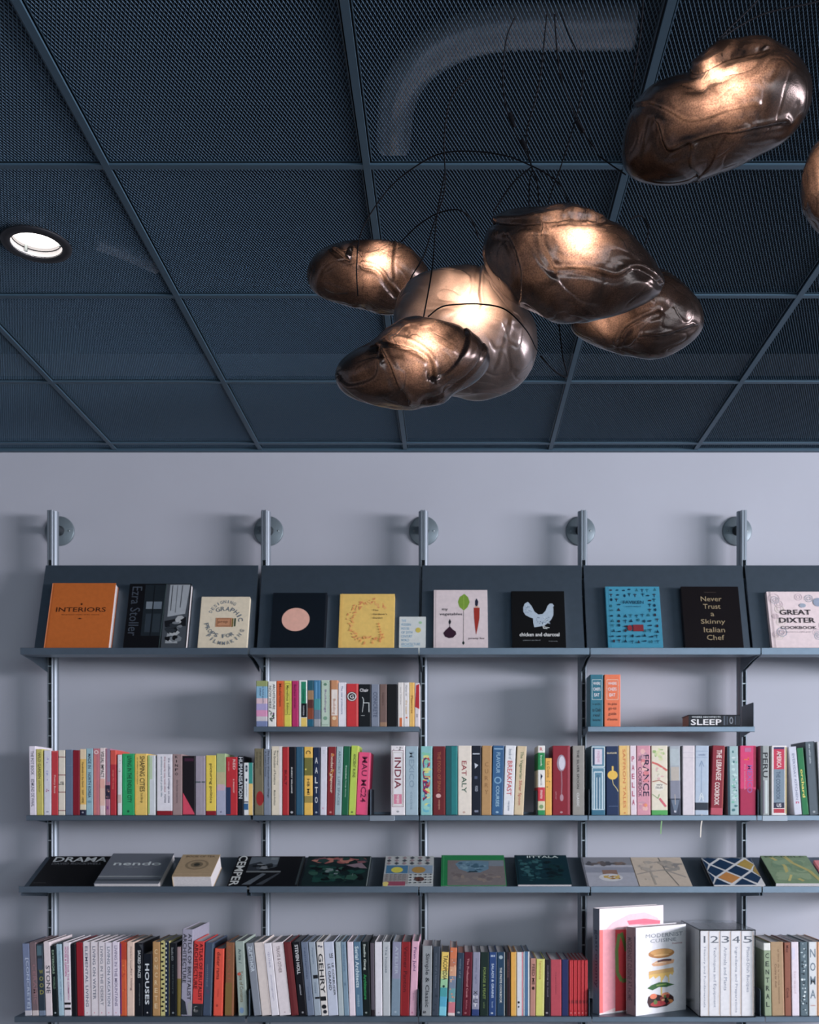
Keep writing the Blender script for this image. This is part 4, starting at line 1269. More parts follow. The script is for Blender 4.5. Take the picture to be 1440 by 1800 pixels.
row([
    (1037.5, 1060.3, None, 1186, (34, 104, 128), 'teal book with white boxed capitals', [L([(.16, .1), (.9, .1), (.9, .48), (.16, .48), (.16, .1)], .03, (190, 206, 210)), T('WHERE', W, .52, .17, .56, .055, 1), T('CHEFS', W, .52, .28, .56, .06, 1), T('EAT', W, .52, .39, .4, .06, 1), T('a guide', (18, 50, 64), .5, .57, .6, .04), T('to Chefs', (18, 50, 64), .5, .68, .66, .07), T('real', (18, 50, 64), .5, .78, .5, .06), T('favourites', (18, 50, 64), .5, .87, .6, .05)], {'where': 'left of the orange book on the short upper shelf'}),
    (1062.3, 1091, None, 1186, (232, 112, 66), 'orange book with white boxed capitals', [L([(.16, .1), (.86, .1), (.86, .48), (.16, .48), (.16, .1)], .03, (240, 200, 180)), T('WHERE', W, .5, .17, .52, .055, 1), T('CHEFS', W, .5, .28, .52, .06, 1), T('EAT', W, .5, .39, .36, .06, 1), T('the global', (110, 44, 30), .5, .57, .56, .05), T('go-to', (110, 44, 30), .5, .66, .5, .06), T('guide', (110, 44, 30), .5, .76, .5, .07), T('of favourites', (110, 44, 30), .5, .86, .64, .05)], {'where': 'right of the teal book on the short upper shelf'}),
], YU, UP_Z, 0.13, 'pair of small guide books on the short upper shelf', 'short upper shelf')

# the book lying on its side
x0, x1 = xat(1211, YU), xat(1301, YU)
zt = zat(1257, YU) - UP_Z
root = empty('book', (x1, YU, UP_Z + 0.0016 + zt / 2), (0, -pi / 2, 0))
tag(root, 'small black book lying flat on the nearly empty upper shelf against the bookend', 'book')
cover_and_pages(root, zt, x1 - x0, 0.13, (16, 20, 28), [], pages=noise_color(principled('toned_page_edges', (0.42, 0.3, 0.24), 0.8), (0.42, 0.3, 0.24), 0.08, 150),
                extra=lambda mb: decor(mb, [T('WHERE ARCHITECTS', (190, 196, 206), .34, .2, .56, .14, 1), T('SLEEP', W, .34, .64, .6, .5, 1), R(.68, .1, .71, .9, (70, 80, 96)), R(.74, .15, .76, .85, (60, 70, 86)), E(.83, .5, .035, .3, (120, 126, 140)), E(.83, .5, .02, .2, (16, 20, 28)), R(.9, .15, .92, .85, (60, 70, 86))],
                                        Vector((zt / 2, 0, x1 - x0)), -EZ, -EX, -EY, x1 - x0, zt))

# ------------------------------------------------------------------ bottom row
YD = 4.004
G5 = 'upright books on the bottom shelves'
LV = (226, 216, 228)
row([
    (43.5, 56, 38.5, 1659, (112, 124, 160), 'blue grey book with tall thin letters', [V('[CONCRETE]', (176, 186, 212), .2, .9, .5, .6), B(.93, 1, (190, 186, 200))]),
    (56.2, 68, 51, 1657, (116, 96, 104), 'mauve brown book with faint letters', [V('CERAMIC', (150, 110, 120), .3, .84, .5, .6), B(.93, 1, (200, 186, 190))]),
    (68.3, 80, 63.3, 1660, (44, 58, 72), 'dark slate book with gold letters', [stack('WOOD', (150, 146, 70), .34, .72, .6, .6), R(.1, .02, .8, .16, (76, 104, 120)), R(.1, .2, .8, .36, (60, 76, 100)), B(.93, 1, (110, 124, 150))]),
    (80.3, 92.3, 75.8, 1656, (216, 202, 212), 'white book with large grey letters', [V('STONE', (70, 70, 84), .32, .7, .6, .56, 1)]),
    (92.5, 102.6, 88, 1663, (14, 26, 30), 'black book with pale green lettering', [V('EXTERIORS', (150, 176, 156), .06, .4, .36, .45), V('WORLD', (110, 140, 120), .44, .62, .34, .5), E(.5, .96, .16, .012, (150, 160, 170))]),
    (103, 112.3, 98.3, 1660, (160, 188, 208), 'light blue book with faint lettering', [V('landscape of light', (120, 150, 186), .1, .8, .3, .6)]),
    (112.6, 125.5, 110.3, 1657, (218, 210, 224), 'white book with magenta lettering, two black bars', [V('HOUSE & GARDEN', (190, 40, 140), .06, .46, .26, .36, 1), V('HOUSING FOR THE COMMON', (170, 60, 140), .06, .78, .22, .68, 1), R(.1, .82, .98, .85, K), R(.1, .89, .98, .92, K)]),
    (126.3, 135.5, 123.6, 1660, (14, 16, 26), 'black book without lettering', []),
    (135.8, 147.6, 133.2, 1657, (146, 6, 32), 'bright dark red book without lettering', [R(.9, .01, .98, .99, (176, 40, 60))]),
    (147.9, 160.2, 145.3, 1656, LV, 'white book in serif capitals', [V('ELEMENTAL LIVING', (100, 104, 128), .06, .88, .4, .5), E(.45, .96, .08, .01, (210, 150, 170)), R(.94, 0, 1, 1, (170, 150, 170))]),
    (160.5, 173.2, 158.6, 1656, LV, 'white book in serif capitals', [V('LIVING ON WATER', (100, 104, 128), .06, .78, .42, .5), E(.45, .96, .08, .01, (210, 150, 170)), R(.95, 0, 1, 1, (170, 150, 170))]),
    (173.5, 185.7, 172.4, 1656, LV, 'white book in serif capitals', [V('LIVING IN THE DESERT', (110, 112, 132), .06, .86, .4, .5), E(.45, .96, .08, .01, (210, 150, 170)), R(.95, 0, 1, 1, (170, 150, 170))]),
    (186, 198, 184.6, 1657, (226, 218, 236), 'white book in serif capitals', [V('LIVING ON VACATION', (90, 104, 128), .06, .87, .42, .5), E(.45, .96, .08, .01, (210, 150, 170)), R(.95, 0, 1, 1, (170, 150, 170))]),
    (198.3, 211, 197, 1656, (226, 214, 236), 'white book in serif capitals', [V('LIVING IN THE MOUNTAINS', (110, 100, 140), .05, .87, .38, .5), E(.45, .96, .08, .01, (210, 150, 170))]),
    (211.8, 222.6, 211, 1656, (206, 84, 30), 'orange book with a violet edge', [R(0, .02, .2, .98, (110, 40, 120)), R(.2, 0, 1, .24, (186, 56, 24)), N(.2, .3, .98, .7, 8, [(226, 120, 50), (190, 60, 30)], .2, 41)]),
    (223, 236, None, 1656, (220, 190, 178), 'cream pink book with fine lettering', [V('thirty-four houses', (150, 120, 116), .06, .36, .3, .55), V('for living', (120, 84, 90), .36, .66, .3, .6)]),
    (237, 251, None, 1658, (14, 18, 28), 'black book with two lines of white lettering', [V('SACRED SPACES', (210, 214, 222), .1, .48, .36, .56, 1), V('photographs', (110, 116, 126), .56, .86, .16, .6), P([(.5, .02), (1, .1), (1, .02)], (60, 64, 72))]),
    (251.5, 267, None, 1677, (14, 20, 32), 'shorter black book with large white capitals', [V('HOUSES', (216, 220, 232), .16, .82, .46, .46, 1), T('+', W, .5, .95, .2, .03)]),
    (268, 281, None, 1656, (176, 132, 82), 'tan gold book with pale capitals', stack('CONCRETE', (220, 190, 150), .08, .92, .42)),
    (282, 297.5, None, 1655, (196, 186, 120), 'book dotted pale yellow, black and navy', [R(.55, 0, 1, 1, NV)] + [R(.2 if k % 2 else .06, .02 + k * .06, .44 if k % 2 else .36, .045 + k * .06, K) for k in range(16)] + [R(.56 if k % 2 else .62, .02 + k * .06, .74, .045 + k * .06, (200, 204, 190)) for k in range(16)]),
    (298, 310.5, None, 1658, (14, 18, 26), 'black book with thin grey lettering', [V('Studio KO', (130, 136, 144), .06, .24, .3, .4), V('interiors', (70, 80, 86), .3, .7, .2, .5), E(.5, .96, .16, .012, (120, 126, 134))]),
    (311, 317.5, None, 1665, (150, 124, 130), 'thin book, mauve above olive', [B(.46, 1, (116, 100, 40))]),
    (317.8, 337, 320.5, 1634, (152, 148, 172), 'tall grey book with heavy black capitals', [V('ATLAS OF BRUTALIST', (24, 26, 36), .05, .82, .34, .72, 1), V('ARCHITECTURE', (24, 26, 36), .05, .62, .34, .26, 1), P([(.02, .8), (.4, .84), (.6, .99), (.02, .99)], (40, 46, 56)), P([(.6, .86), (.98, .82), (.98, .99), (.64, .99)], (150, 150, 156))], {'depth': .27}),
    (337.3, 355.8, 341, 1655, (206, 50, 46), 'red book with heavy black capitals', [V('ATLAS OF BRUTALIST', (60, 16, 20), .03, .8, .34, .72, 1), V('ARCHITECTURE', (60, 16, 20), .03, .64, .34, .26, 1), B(.84, 1, (34, 40, 48)), N(.04, .84, .96, .98, 6, [(90, 90, 96), (150, 150, 150), (30, 40, 44)], .2, 55)]),
    (356.3, 371.3, 360.5, 1657, (62, 76, 102), 'dark blue grey book', [V('untitled', (110, 120, 140), .3, .6, .16, .4), R(.86, .02, .96, .98, (86, 110, 130)), N(.1, .6, .8, .9, 3, [(80, 70, 104)], .2, 4)]),
    (374.5, 391, 377.5, 1668, (222, 74, 50), 'orange red book with lower-case lettering', [V('dieter rams', (110, 30, 24), .05, .46, .38, .45), V('notes', (190, 56, 40), .6, .72, .2), E(.4, .85, .12, .02, (170, 50, 36))]),
    (395, 410, 397.2, 1657, (134, 86, 56), 'brown and olive book', [R(.02, .55, .8, .99, (124, 96, 48)), V('PALATI', (160, 84, 60), .05, .5, .34, .4)]),
    (419.2, 435, 412.8, 1655, (150, 164, 160), 'leaning sage grey book with script', [V('Arita /', (70, 90, 96), .1, .3, .34, .5), V('Table of Contents', (110, 96, 70), .4, .82, .4, .5), E(.3, .44, .2, .02, (190, 80, 60)), E(.4, .93, .24, .04, (110, 140, 180))]),
], YD, BOT_Z, 0.245, G5, 'bottom shelf, first bay')

row([
    (446.5, 459.8, 432, 1658, (128, 134, 150), 'leaning grey book with white capitals', [V('ZUMTHOR', (196, 204, 220), .04, .4, .5, .5)]),
    (460.1, 477, 446.2, 1657, (214, 200, 200), 'leaning cream book without lettering', [R(.9, .01, .98, .99, (190, 176, 180))]),
    (477.3, 491, 463.4, 1658, (222, 216, 230), 'leaning white book with faint lettering', [V('quiet', (176, 170, 196), .12, .34, .36), V('monograph', (176, 170, 196), .44, .8, .26)]),
    (491.4, 511.5, 477.4, 1657, (226, 214, 224), 'leaning wide white book with grey capitals', [V('TRAVIS & OTHER', (130, 110, 116), .05, .42, .3, .5), R(.94, .02, .99, .98, (190, 180, 190)), E(.5, .96, .08, .01, (190, 170, 180))]),
    (512, 525.3, 498, 1656, (100, 30, 36), 'leaning maroon book', [R(.5, .02, .96, .98, (112, 42, 46))]),
    (525.6, 540, 513, 1656, (14, 14, 22), 'leaning black book with white capitals', [V('STEVEN HOLL', (214, 214, 224), .04, .44, .4, .5, 1), V('selected', (170, 170, 184), .58, .72, .2, .5), E(.5, .96, .12, .012, (150, 150, 160))]),
    (540.3, 552.8, 528.4, 1656, (106, 118, 144), 'leaning slate book with thin letters', [V('residential', (70, 84, 116), .08, .5, .26), V('works', (76, 90, 120), .6, .8, .26)]),
    (553, 564.8, 541.8, 1656, (148, 160, 178), 'leaning grey book with black bars', [V('Pamphlet', (100, 116, 140), .08, .3, .3), R(.3, .45, 1, .5, K), R(.3, .75, 1, .775, K), V('notes', (110, 126, 150), .55, .7, .24)]),
    (565, 577, 555.8, 1656, (210, 204, 206), 'leaning white book with black brush lettering', [N(.05, .02, .95, .14, 5, [(90, 90, 110), (130, 130, 146)], .2, 61), V('GEHRY', K, .16, .7, .7, .5, 1), R(.05, .74, .9, .8, K), E(.5, .88, .36, .03, K), E(.6, .95, .3, .025, (40, 44, 56))]),
    (577.3, 595, 568.5, 1656, (184, 190, 214), 'wide pale lavender book with stencil capitals', [V('LE CORBUSIER', K, .29, .73, .2, .78, 1), V('LE GRAND', K, .3, .66, .26, .4, 1), T('LE', K, .7, .19, .34, .06, 1)]),
    (595.3, 604.8, 589.3, 1656, (166, 178, 188), 'slim pale grey book', [R(.8, .02, .96, .98, (186, 196, 204))]),
    (605, 614, 598.6, 1656, (116, 142, 166), 'slim blue grey book with faint letters', [V('landscape', (84, 110, 140), .04, .4, .4), V('x', (84, 110, 140), .55, .6, .4)]),
    (614.2, 625.3, 609.8, 1656, (222, 206, 222), 'slim white pink book', [R(.2, .3, .4, .7, (210, 196, 216))]),
    (625.6, 638.3, 621, 1656, (78, 112, 142), 'blue book with white lettering', [V('Serial Architects', (206, 220, 230), .06, .62, .5, .45), V('notes', (150, 176, 196), .72, .88, .3, .45)]),
    (638.6, 652, 634.7, 1656, (12, 24, 26), 'black book with white and green lettering', [V('Studio Gang', (206, 216, 214), .03, .38, .36, .4), V('Architecture', (30, 150, 80), .44, .78, .4, .4), E(.4, .96, .14, .012, (130, 140, 140))]),
    (652.3, 659.3, 650.3, 1658, (84, 76, 90), 'slim dark grey book', [B(.92, 1, (34, 24, 30))]),
    (659.8, 672.3, 658.6, 1656, (212, 208, 222), 'white book with a grey edge', [R(.02, .02, .1, .98, (180, 176, 190)), E(.5, .96, .1, .01, (190, 180, 190))]),
    (673, 686, 672.5, 1656, (176, 180, 190), 'pale grey book with fine lettering', [V('The houses', (110, 120, 136), .06, .42, .3)]),
    (687.3, 703, 690, 1656, (116, 136, 158), 'blue grey book, lavender at the top', [B(0, .5, (134, 134, 164)), V('ATELIER', (170, 176, 196), .06, .44, .34), E(.5, .95, .14, .014, (150, 166, 186))]),
    (703.3, 719, 706, 1656, (136, 16, 24), 'red book with dark lettering', [V('Verner Panton', (84, 12, 22), .06, .68, .4), R(.02, .02, .14, .98, (150, 40, 40))]),
    (719.3, 732, 724, 1655, (212, 160, 186), 'pale pink book with purple lettering', [V('Finn Juhl', (96, 56, 110), .08, .4, .48, .45), V('life', (180, 130, 160), .7, .8, .2), E(.4, .96, .12, .012, (190, 110, 150))]),
], YD, BOT_Z, 0.245, G5, 'bottom shelf, second bay')

row([
    (741, 758.3, 742.5, 1663, (140, 144, 152), 'grey book with large black lettering', [V('Simple & Classic', (34, 38, 48), .11, .88, .5, .5), V('s', (40, 40, 50), .93, .97, .3, .3)]),
    (759, 771, 762, 1664, (54, 64, 80), 'dark slate book', [V('stories of a kitchen', (90, 100, 116), .1, .6, .3), N(.1, .6, .9, .95, 4, [(40, 50, 64)], .25, 71)]),
    (771.3, 784.3, 776.3, 1674, (226, 190, 84), 'book fading yellow to teal to blue', [B(.3, .42, (206, 200, 120)), B(.42, .56, (140, 190, 150)), B(.56, .7, (60, 150, 160)), B(.7, .86, (70, 160, 196)), B(.86, 1, (110, 190, 216)), V('TACOPEDIA', (30, 30, 30), .05, .44, .62, .6, 1), E(.5, .54, .16, .02, (30, 60, 60))]),
    (787, 799.3, 791.3, 1666, (186, 110, 80), 'book of orange, cream, blue and pink patches', [B(0, .16, (206, 110, 66)), B(.28, .42, (206, 150, 120)), B(.42, .6, (110, 124, 150)), B(.6, .8, (96, 150, 160)), B(.8, .96, (196, 110, 126)), B(.96, 1, (216, 200, 206)), N(.05, .02, .95, .98, 16, [(226, 180, 140), (150, 160, 176), (210, 130, 100)], .16, 77)]),
    (800, 812, 804.3, 1675, (40, 58, 80), 'dark blue green book', [V('mother of all', (110, 126, 146), .1, .4, .26, .5), R(.1, .4, .7, .9, (34, 70, 84)), E(.5, .95, .2, .015, (140, 150, 160))]),
    (812.4, 827, 816.4, 1674, (92, 12, 34), 'maroon book with pale lettering', [V('The Professional Cook', (196, 130, 140), .1, .72, .24, .5, 1), V('kitchen', (170, 96, 110), .76, .9, .2), E(.4, .96, .14, .014, (150, 90, 100))]),
    (829, 842, 831.3, 1674, (134, 134, 160), 'lavender grey book with a checkered foot', [V('nordic light', (106, 110, 140), .1, .5, .3)] + [T(c, W if k % 2 else K, .48, .64 + .065 * k, .6, .05, 1) for k, c in enumerate('XHCT')] + [B(.9, 1, (40, 60, 116))]),
    (843.3, 858.5, 844.6, 1674, (18, 38, 34), 'dark green book with gold capitals', [V('FORAGE & FEAST', (120, 140, 70), .24, .74, .3, .5, 1), V('wild', (90, 110, 70), .78, .88, .2)]),
    (859, 872.3, 860, 1674, (32, 64, 122), 'royal blue book with white lettering', [V('SALADS & GRAINS', (190, 204, 226), .18, .72, .3, .5, 1), T('III', (190, 204, 226), .5, .06, .5, .03), V('book', (150, 170, 200), .78, .88, .2), E(.45, .96, .16, .014, (170, 180, 200)), R(.94, 0, 1, 1, (130, 150, 180))]),
    (873.3, 887.5, 873.6, 1674, (28, 60, 90), 'dark blue book with cream capitals', [V('THE PASTIS COOKBOOK', (206, 206, 206), .24, .8, .28, .5, 1), E(.5, .08, .24, .03, (150, 166, 180)), R(.92, 0, 1, 1, (170, 176, 180))]),
    (889.3, 897, None, 1674, (46, 20, 26), 'slim dark maroon book', [V('HERITAGE', (110, 70, 70), .12, .4, .4), R(0, 0, .3, 1, (14, 30, 36))]),
    (897.8, 907.8, None, 1674, (234, 170, 60), 'slim orange yellow book', [R(.82, .01, .98, .99, (240, 200, 120))]),
    (908.3, 920.5, None, 1674, (206, 206, 218), 'slim white book with a red edge', [R(.78, 0, .92, 1, (196, 60, 84)), E(.3, .79, .16, .02, K), E(.3, .86, .12, .016, (60, 60, 70))]),
    (921, 931, None, 1673, (62, 106, 150), 'slim blue book with white edges', [R(0, 0, .12, 1, (210, 214, 220)), R(.74, 0, 1, 1, (206, 206, 214)), R(.3, .02, .4, .98, (90, 130, 170))]),
    (931.3, 941, 932.4, 1685, (178, 124, 112), 'short salmon brown book with black capitals', [V('FEED ME', (50, 26, 26), .1, .46, .5, .6, 1), E(.6, .52, .26, .03, (50, 26, 26))]),
    (941.5, 956.5, 943, 1686, (204, 200, 96), 'short yellow green book', [R(.84, .01, .98, .99, (226, 222, 140)), V('lemons', (190, 150, 70), .04, .36, .3, .5)]),
    (957.5, 967.7, 958.4, 1687, (28, 20, 34), 'short dark plum book', [V('cooking by hand', (130, 120, 140), .1, .66, .24), E(.4, .95, .2, .015, (150, 140, 150))]),
    (968, 987, None, 1687, (176, 62, 78), 'short wide rose red book', [V('the good kitchen', (140, 50, 66), .22, .62, .16, .5)]),
    (987.5, 999.7, None, 1687, (30, 40, 92), 'short navy blue book', [R(.9, .01, .99, .99, (80, 60, 90))]),
    (1000.3, 1007.6, None, 1688, (176, 20, 32), 'thin red book', [B(.72, .78, (120, 14, 24)), R(.3, .02, .5, .9, (206, 60, 64)), E(.5, .95, .16, .01, (220, 140, 140))], {'where': 'first of five alike at right end, third bay bottom'}),
    (1007.8, 1014.4, None, 1688, (176, 20, 32), 'thin red book', [B(.72, .78, (120, 14, 24)), R(.3, .02, .5, .9, (206, 60, 64)), E(.5, .95, .16, .01, (220, 140, 140))], {'where': 'second of five alike at right end, third bay bottom'}),
    (1014.6, 1021, None, 1688, (170, 18, 30), 'thin red book', [B(.72, .78, (120, 14, 24)), R(.3, .02, .5, .9, (206, 60, 64)), E(.5, .95, .16, .01, (220, 140, 140))], {'where': 'third of five alike at right end, third bay bottom'}),
    (1021.2, 1027.2, None, 1688, (170, 18, 30), 'thin red book', [B(.72, .78, (120, 14, 24)), R(.3, .02, .5, .9, (206, 60, 64)), E(.5, .95, .16, .01, (220, 140, 140))], {'where': 'fourth of five alike at right end, third bay bottom'}),
    (1027.4, 1033.4, None, 1688, (170, 18, 30), 'thin red book', [B(.72, .78, (120, 14, 24)), R(.3, .02, .5, .9, (206, 60, 64)), E(.5, .95, .16, .01, (220, 140, 140))], {'where': 'last of five alike at right end, third bay bottom'}),
], YD, BOT_Z, 0.21, G5, 'bottom shelf, third bay')

row([
    (1344.3, 1356.8, 1342, 1658, (140, 156, 130), 'sage green book with a white top', stack('CENTRAL', (40, 50, 46), .12, .9, .5) + [B(0, .1, (222, 222, 222))]),
    (1357.2, 1379.7, 1354.2, 1656, (166, 136, 104), 'wide tan book with fine brown lettering', [V('Cocina or dust', (120, 90, 66), .3, .62, .18, .38), V('el libro de la cocina mexicana', (130, 100, 74), .1, .84, .12, .62), R(.88, .01, .97, .99, (190, 150, 120))]),
    (1380, 1391, 1378.6, 1657, (140, 84, 66), 'reddish brown book', [V('Mex', (86, 40, 34), .04, .14, .4), V('Cook', (86, 40, 34), .62, .76, .4)]),
    (1392.5, 1405.8, 1390.5, 1656, (218, 206, 222), 'white book with a wavy left edge', [R(.1, .08, .5, .24, (206, 200, 226)), V('bread', (206, 186, 200), .4, .7, .3)]),
    (1407.5, 1421, 1406, 1656, (86, 104, 116), 'book with a black and white floral print', [N(.03, .01, .97, .99, 44, [(190, 204, 214), (40, 56, 66), (150, 166, 176), (30, 40, 50), (206, 214, 222)], .17, 81)]),
    (1422.3, 1437, 1421.5, 1656, (206, 208, 216), 'white book with spaced grey capitals', stack('NOMA', (110, 124, 140), .06, .8, .66) + [T('cuisine', (200, 140, 130), .5, .86, .6, .02), R(.95, 0, 1, 1, (226, 170, 130))]),
    (1437.6, 1452, 1437, 1656, (214, 160, 120), 'peach book cut by the picture edge', []),
], YD, BOT_Z, 0.245, G5, 'bottom shelf, fifth bay')

# ------------------------------------------------------------------ large books standing turned on the bottom shelf


def turned(name, p0, p1, h, t, col, items, scol, sitems, label, cat='book'):
    """front cover from p0 to p1 (x, y at the foot), thickness t behind it"""
    a = Vector((p0[0], p0[1], 0)); b = Vector((p1[0], p1[1], 0))
    d = (b - a)
    w = d.length
    ang = math.atan2(d.y, d.x)
    d.normalize()
    n = Vector((-d.y, d.x, 0))
    root = empty(name, (a + b) / 2 + n * t + Vector((0, 0, BOT_Z + 0.0006)), (0, 0, ang))
    tag(root, label, cat)
    faced_book(root, w, h, t, col, items, scol, sitems)
    return root


fig = [P([(.72, .3), (1, .3), (1, .88), (.72, .88)], (206, 56, 60)), ]
turned('book', (.573, 4.02), (.857, 4.178), .417, .044, (226, 214, 224),
       [P([(.0, .2), (.24, .2), (.24, .985), (.0, .985)], (236, 150, 166)), P([(.05, .985), (.24, .95), (.24, .985)], (230, 200, 206)), R(0, .2, .05, .985, (226, 96, 96)),
        P([(.24, .2), (.42, .2), (.42, .985), (.24, .985)], (206, 56, 64)), L([(.3, .25), (.26, .4), (.27, .62), (.34, .7), (.42, .7)], .05, (110, 136, 70)), L([(.33, .24), (.38, .34), (.41, .42)], .05, (96, 126, 60)), L([(.2, .18), (.32, .18), (.42, .2)], .012, (230, 190, 170)),
        P([(.1, .2), (.2, .14), (.45, .07), (.7, .06), (.9, .12), (.97, .2), (.6, .22)], (240, 196, 212)), P([(.42, .13), (.7, .12), (.95, .15), (.94, .18), (.6, .17), (.45, .17)], (216, 90, 120)), P([(.42, .2), (.7, .17), (.96, .18), (.96, .21), (.45, .23)], (220, 130, 150))],
       (120, 128, 150), [V('gastronomy', (70, 76, 96), .2, .75, .5)],
       'tall white and coral cookbook standing turned, behind the sandwich cookbook')
turned('book', (.712, 3.995), (.938, 4.128), .345, .058, (216, 214, 226),
       [T('MODERNIST', (110, 116, 130), .56, .105, .74, .045, 0), T('CUISINE', (110, 116, 130), .54, .165, .52, .04, 0), T('home', (150, 80, 84), .82, .21, .2, .02),
        # bun top, meat, bread, leaf, lower layer
        E(.5, .315, .26, .055, (176, 116, 56)), E(.5, .3, .22, .035, (206, 150, 84)), E(.5, .335, .16, .012, (226, 180, 120)),
        P([(.3, .43), (.4, .4), (.6, .385), (.76, .4), (.74, .44), (.5, .46), (.34, .455)], (216, 160, 120)), L([(.42, .405), (.55, .395), (.7, .4)], .03, (90, 56, 60)), L([(.36, .425), (.5, .42), (.6, .43)], .02, (236, 200, 170)),
        P([(.25, .51), (.74, .49), (.75, .55), (.25, .565)], (206, 160, 96)), P([(.25, .55), (.75, .54), (.72, .58), (.68, .56), (.62, .6), (.58, .57), (.52, .63), (.46, .57), (.38, .6), (.34, .57), (.26, .6)], (226, 184, 96)), L([(.5, .6), (.5, .8)], .03, (230, 200, 110)), L([(.64, .58), (.65, .66)], .02, (230, 200, 110)),
        P([(.22, .7), (.3, .67), (.45, .645), (.6, .655), (.76, .69), (.6, .71), (.45, .7), (.32, .73)], (50, 96, 50)), L([(.4, .68), (.6, .675)], .02, (120, 150, 70)),
        P([(.22, .86), (.24, .8), (.34, .77), (.5, .8), (.62, .77), (.74, .83), (.75, .88), (.6, .93), (.4, .935), (.26, .92)], (60, 30, 34)), E(.34, .8, .07, .03, (226, 120, 86)), E(.58, .8, .08, .03, (230, 140, 100)), E(.44, .89, .16, .03, (176, 50, 56)), E(.66, .88, .07, .025, (196, 120, 60)), N(.26, .78, .72, .92, 12, [(40, 26, 30), (150, 50, 50), (96, 120, 60), (206, 150, 110)], .05, 91)],
       (140, 126, 136), [V('MODERNIST CUISINE AT HOME', (90, 84, 96), .12, .84, .44, .36), R(.84, .1, .97, .88, (70, 76, 96))],
       'white cookbook with an exploded sandwich on its cover, turned to the right')

# boxed set of five volumes
XS0, XS1, YS0, YS1, HS = xat(1230.0, 3.972), xat(1328.5, 3.972), 3.972, 4.298, 0.341
root = empty('slipcase', ((XS0 + XS1) / 2, YS0, BOT_Z + 0.0006))
tag(root, 'clear acrylic slipcase around the five numbered white volumes', 'slipcase')
hw = (XS1 - XS0) / 2
t = 0.0035
for nm, bx in (('side_wall', (-hw, -hw + t, 0, YS1 - YS0, 0, HS)), ('side_wall', (hw - t, hw, 0, YS1 - YS0, 0, HS)), ('base', (-hw + t, hw - t, 0, YS1 - YS0, 0, t)), ('top', (-hw + t, hw - t, 0, YS1 - YS0, HS - t, HS)), ('back', (-hw + t, hw - t, YS1 - YS0 - t, YS1 - YS0, t, HS - t))):
    m = MB(); m.box(*bx, M_ACRYL); m.build(nm, root)
tt = ['History and Fundamentals', 'Techniques and Equipment', 'Animals and Plants', 'Ingredients and Preparations', 'Plated-Dish Recipes']
vx = [(1231.5, 1246), (1247.5, 1266), (1267.5, 1285), (1286.5, 1304), (1305.5, 1326)]
xa = XS0 + t + 0.0008
ww = (XS1 - XS0 - 2 * t - 0.0016)
tot = sum(b - a for a, b in vx)
row5 = []
for k, (a, b) in enumerate(vx):
    w = ww * (b - a) / tot
    root = empty('book', (xa + w / 2, 3.981, BOT_Z + t + 0.0012))
    tag(root, 'white volume numbered %d in the clear slipcase, %s of five' % (k + 1, ['first', 'second', 'third', 'fourth', 'last'][k]), 'book', 'numbered volumes in the slipcase')
    its = [T(str(k + 1), (90, 96, 110), .5, .1, .2 if k == 0 else .74, .08, 0), V(tt[k], (130, 136, 160), .19, [.9, .9, .7, .96, .72][k], .3, .5, 0), R(.9, .01, .98, .99, (236, 214, 206)), R(.01, .01, .06, .99, (190, 190, 204))]
    cover_and_pages(root, w - 0.0008, HS - 2 * t - 0.003, 0.28, (222, 220, 230), its)
    xa += w

# ------------------------------------------------------------------ books lying face out on the sloping shelves


def squeeze(it, k):
    if it[0] == 'T':
        return it[:4] + (it[4] * k, it[5], it[6] * k) + it[7:]
    if it[0] in 'PL':
        f = lambda v: v if v > 0.985 else v * k
        return (it[0], [(u, f(v)) for u, v in it[1]]) + it[2:]
    if it[0] == 'N':
        return it[:2] + (it[2] * k, it[3], it[4] * k) + it[5:]
    return it


def on_slope(line, tilt, xl, xr, ytop, t, col, items, label, group, scol=None, yaw=0.0, lift=0.0, sitems=(), wpx=None):
    """line = (y, z) of the foot of the slope; xl, xr = pixel extent of the foot; ytop = pixel row of the head"""
    y0, z0 = line
    th = math.radians(tilt)
    dn = Vector((-math.cos(th), math.sin(th)))     # out of the slope, in (y, z)
    up = Vector((math.sin(th), math.cos(th)))
    fy, fz = y0 + dn.x * t, z0 + dn.y * t
    a, b = xat(xl, fy), xat(xr, fy)
    k = (VY - ytop) / F
    # front top point (fy + h up.x, fz + h up.y) projects onto the row ytop
    h = (k * fy - (fz - CZ)) / (up.y - k * up.x)
    vis = 0.88 if tilt < 45 else 0.95      # the ledge hides the foot of the cover
    items = [squeeze(i, vis) for i in items]
    root = empty('book', ((a + b) / 2, y0, z0), (-th, yaw, 0))
    root.rotation_mode = 'XYZ'
    tag(root, label, 'book', group)
    faced_book(root, b - a, h, t, col, items, scol, sitems)
    return root, b - a, h


td = math.degrees(math.atan2(TP[0][0] - TP[1][0], TP[0][1] - TP[1][1]))
tl = (TP[1][0] - 0.0008, TP[1][1] + 0.0008)
GT = 'books facing out on the steep top shelves'


def arc(s, c, u, v, ru, rv, a0, a1, w, h, b=1):
    out = []
    n = len(s)
    for k, ch in enumerate(s):
        if ch == ' ':
            continue
        a = math.radians(a0 + (a1 - a0) * (k / max(1, n - 1)))
        r = -math.degrees(a) - 90
        if rv > 0:
            r += 180
        ww = w * (0.35 if ch in 'I' else 1)
        uu, vv = u + ru * math.cos(a), v + abs(rv) * math.sin(a)
        out.append(T(ch, c, uu, vv, ww, h, b, r))
    return out


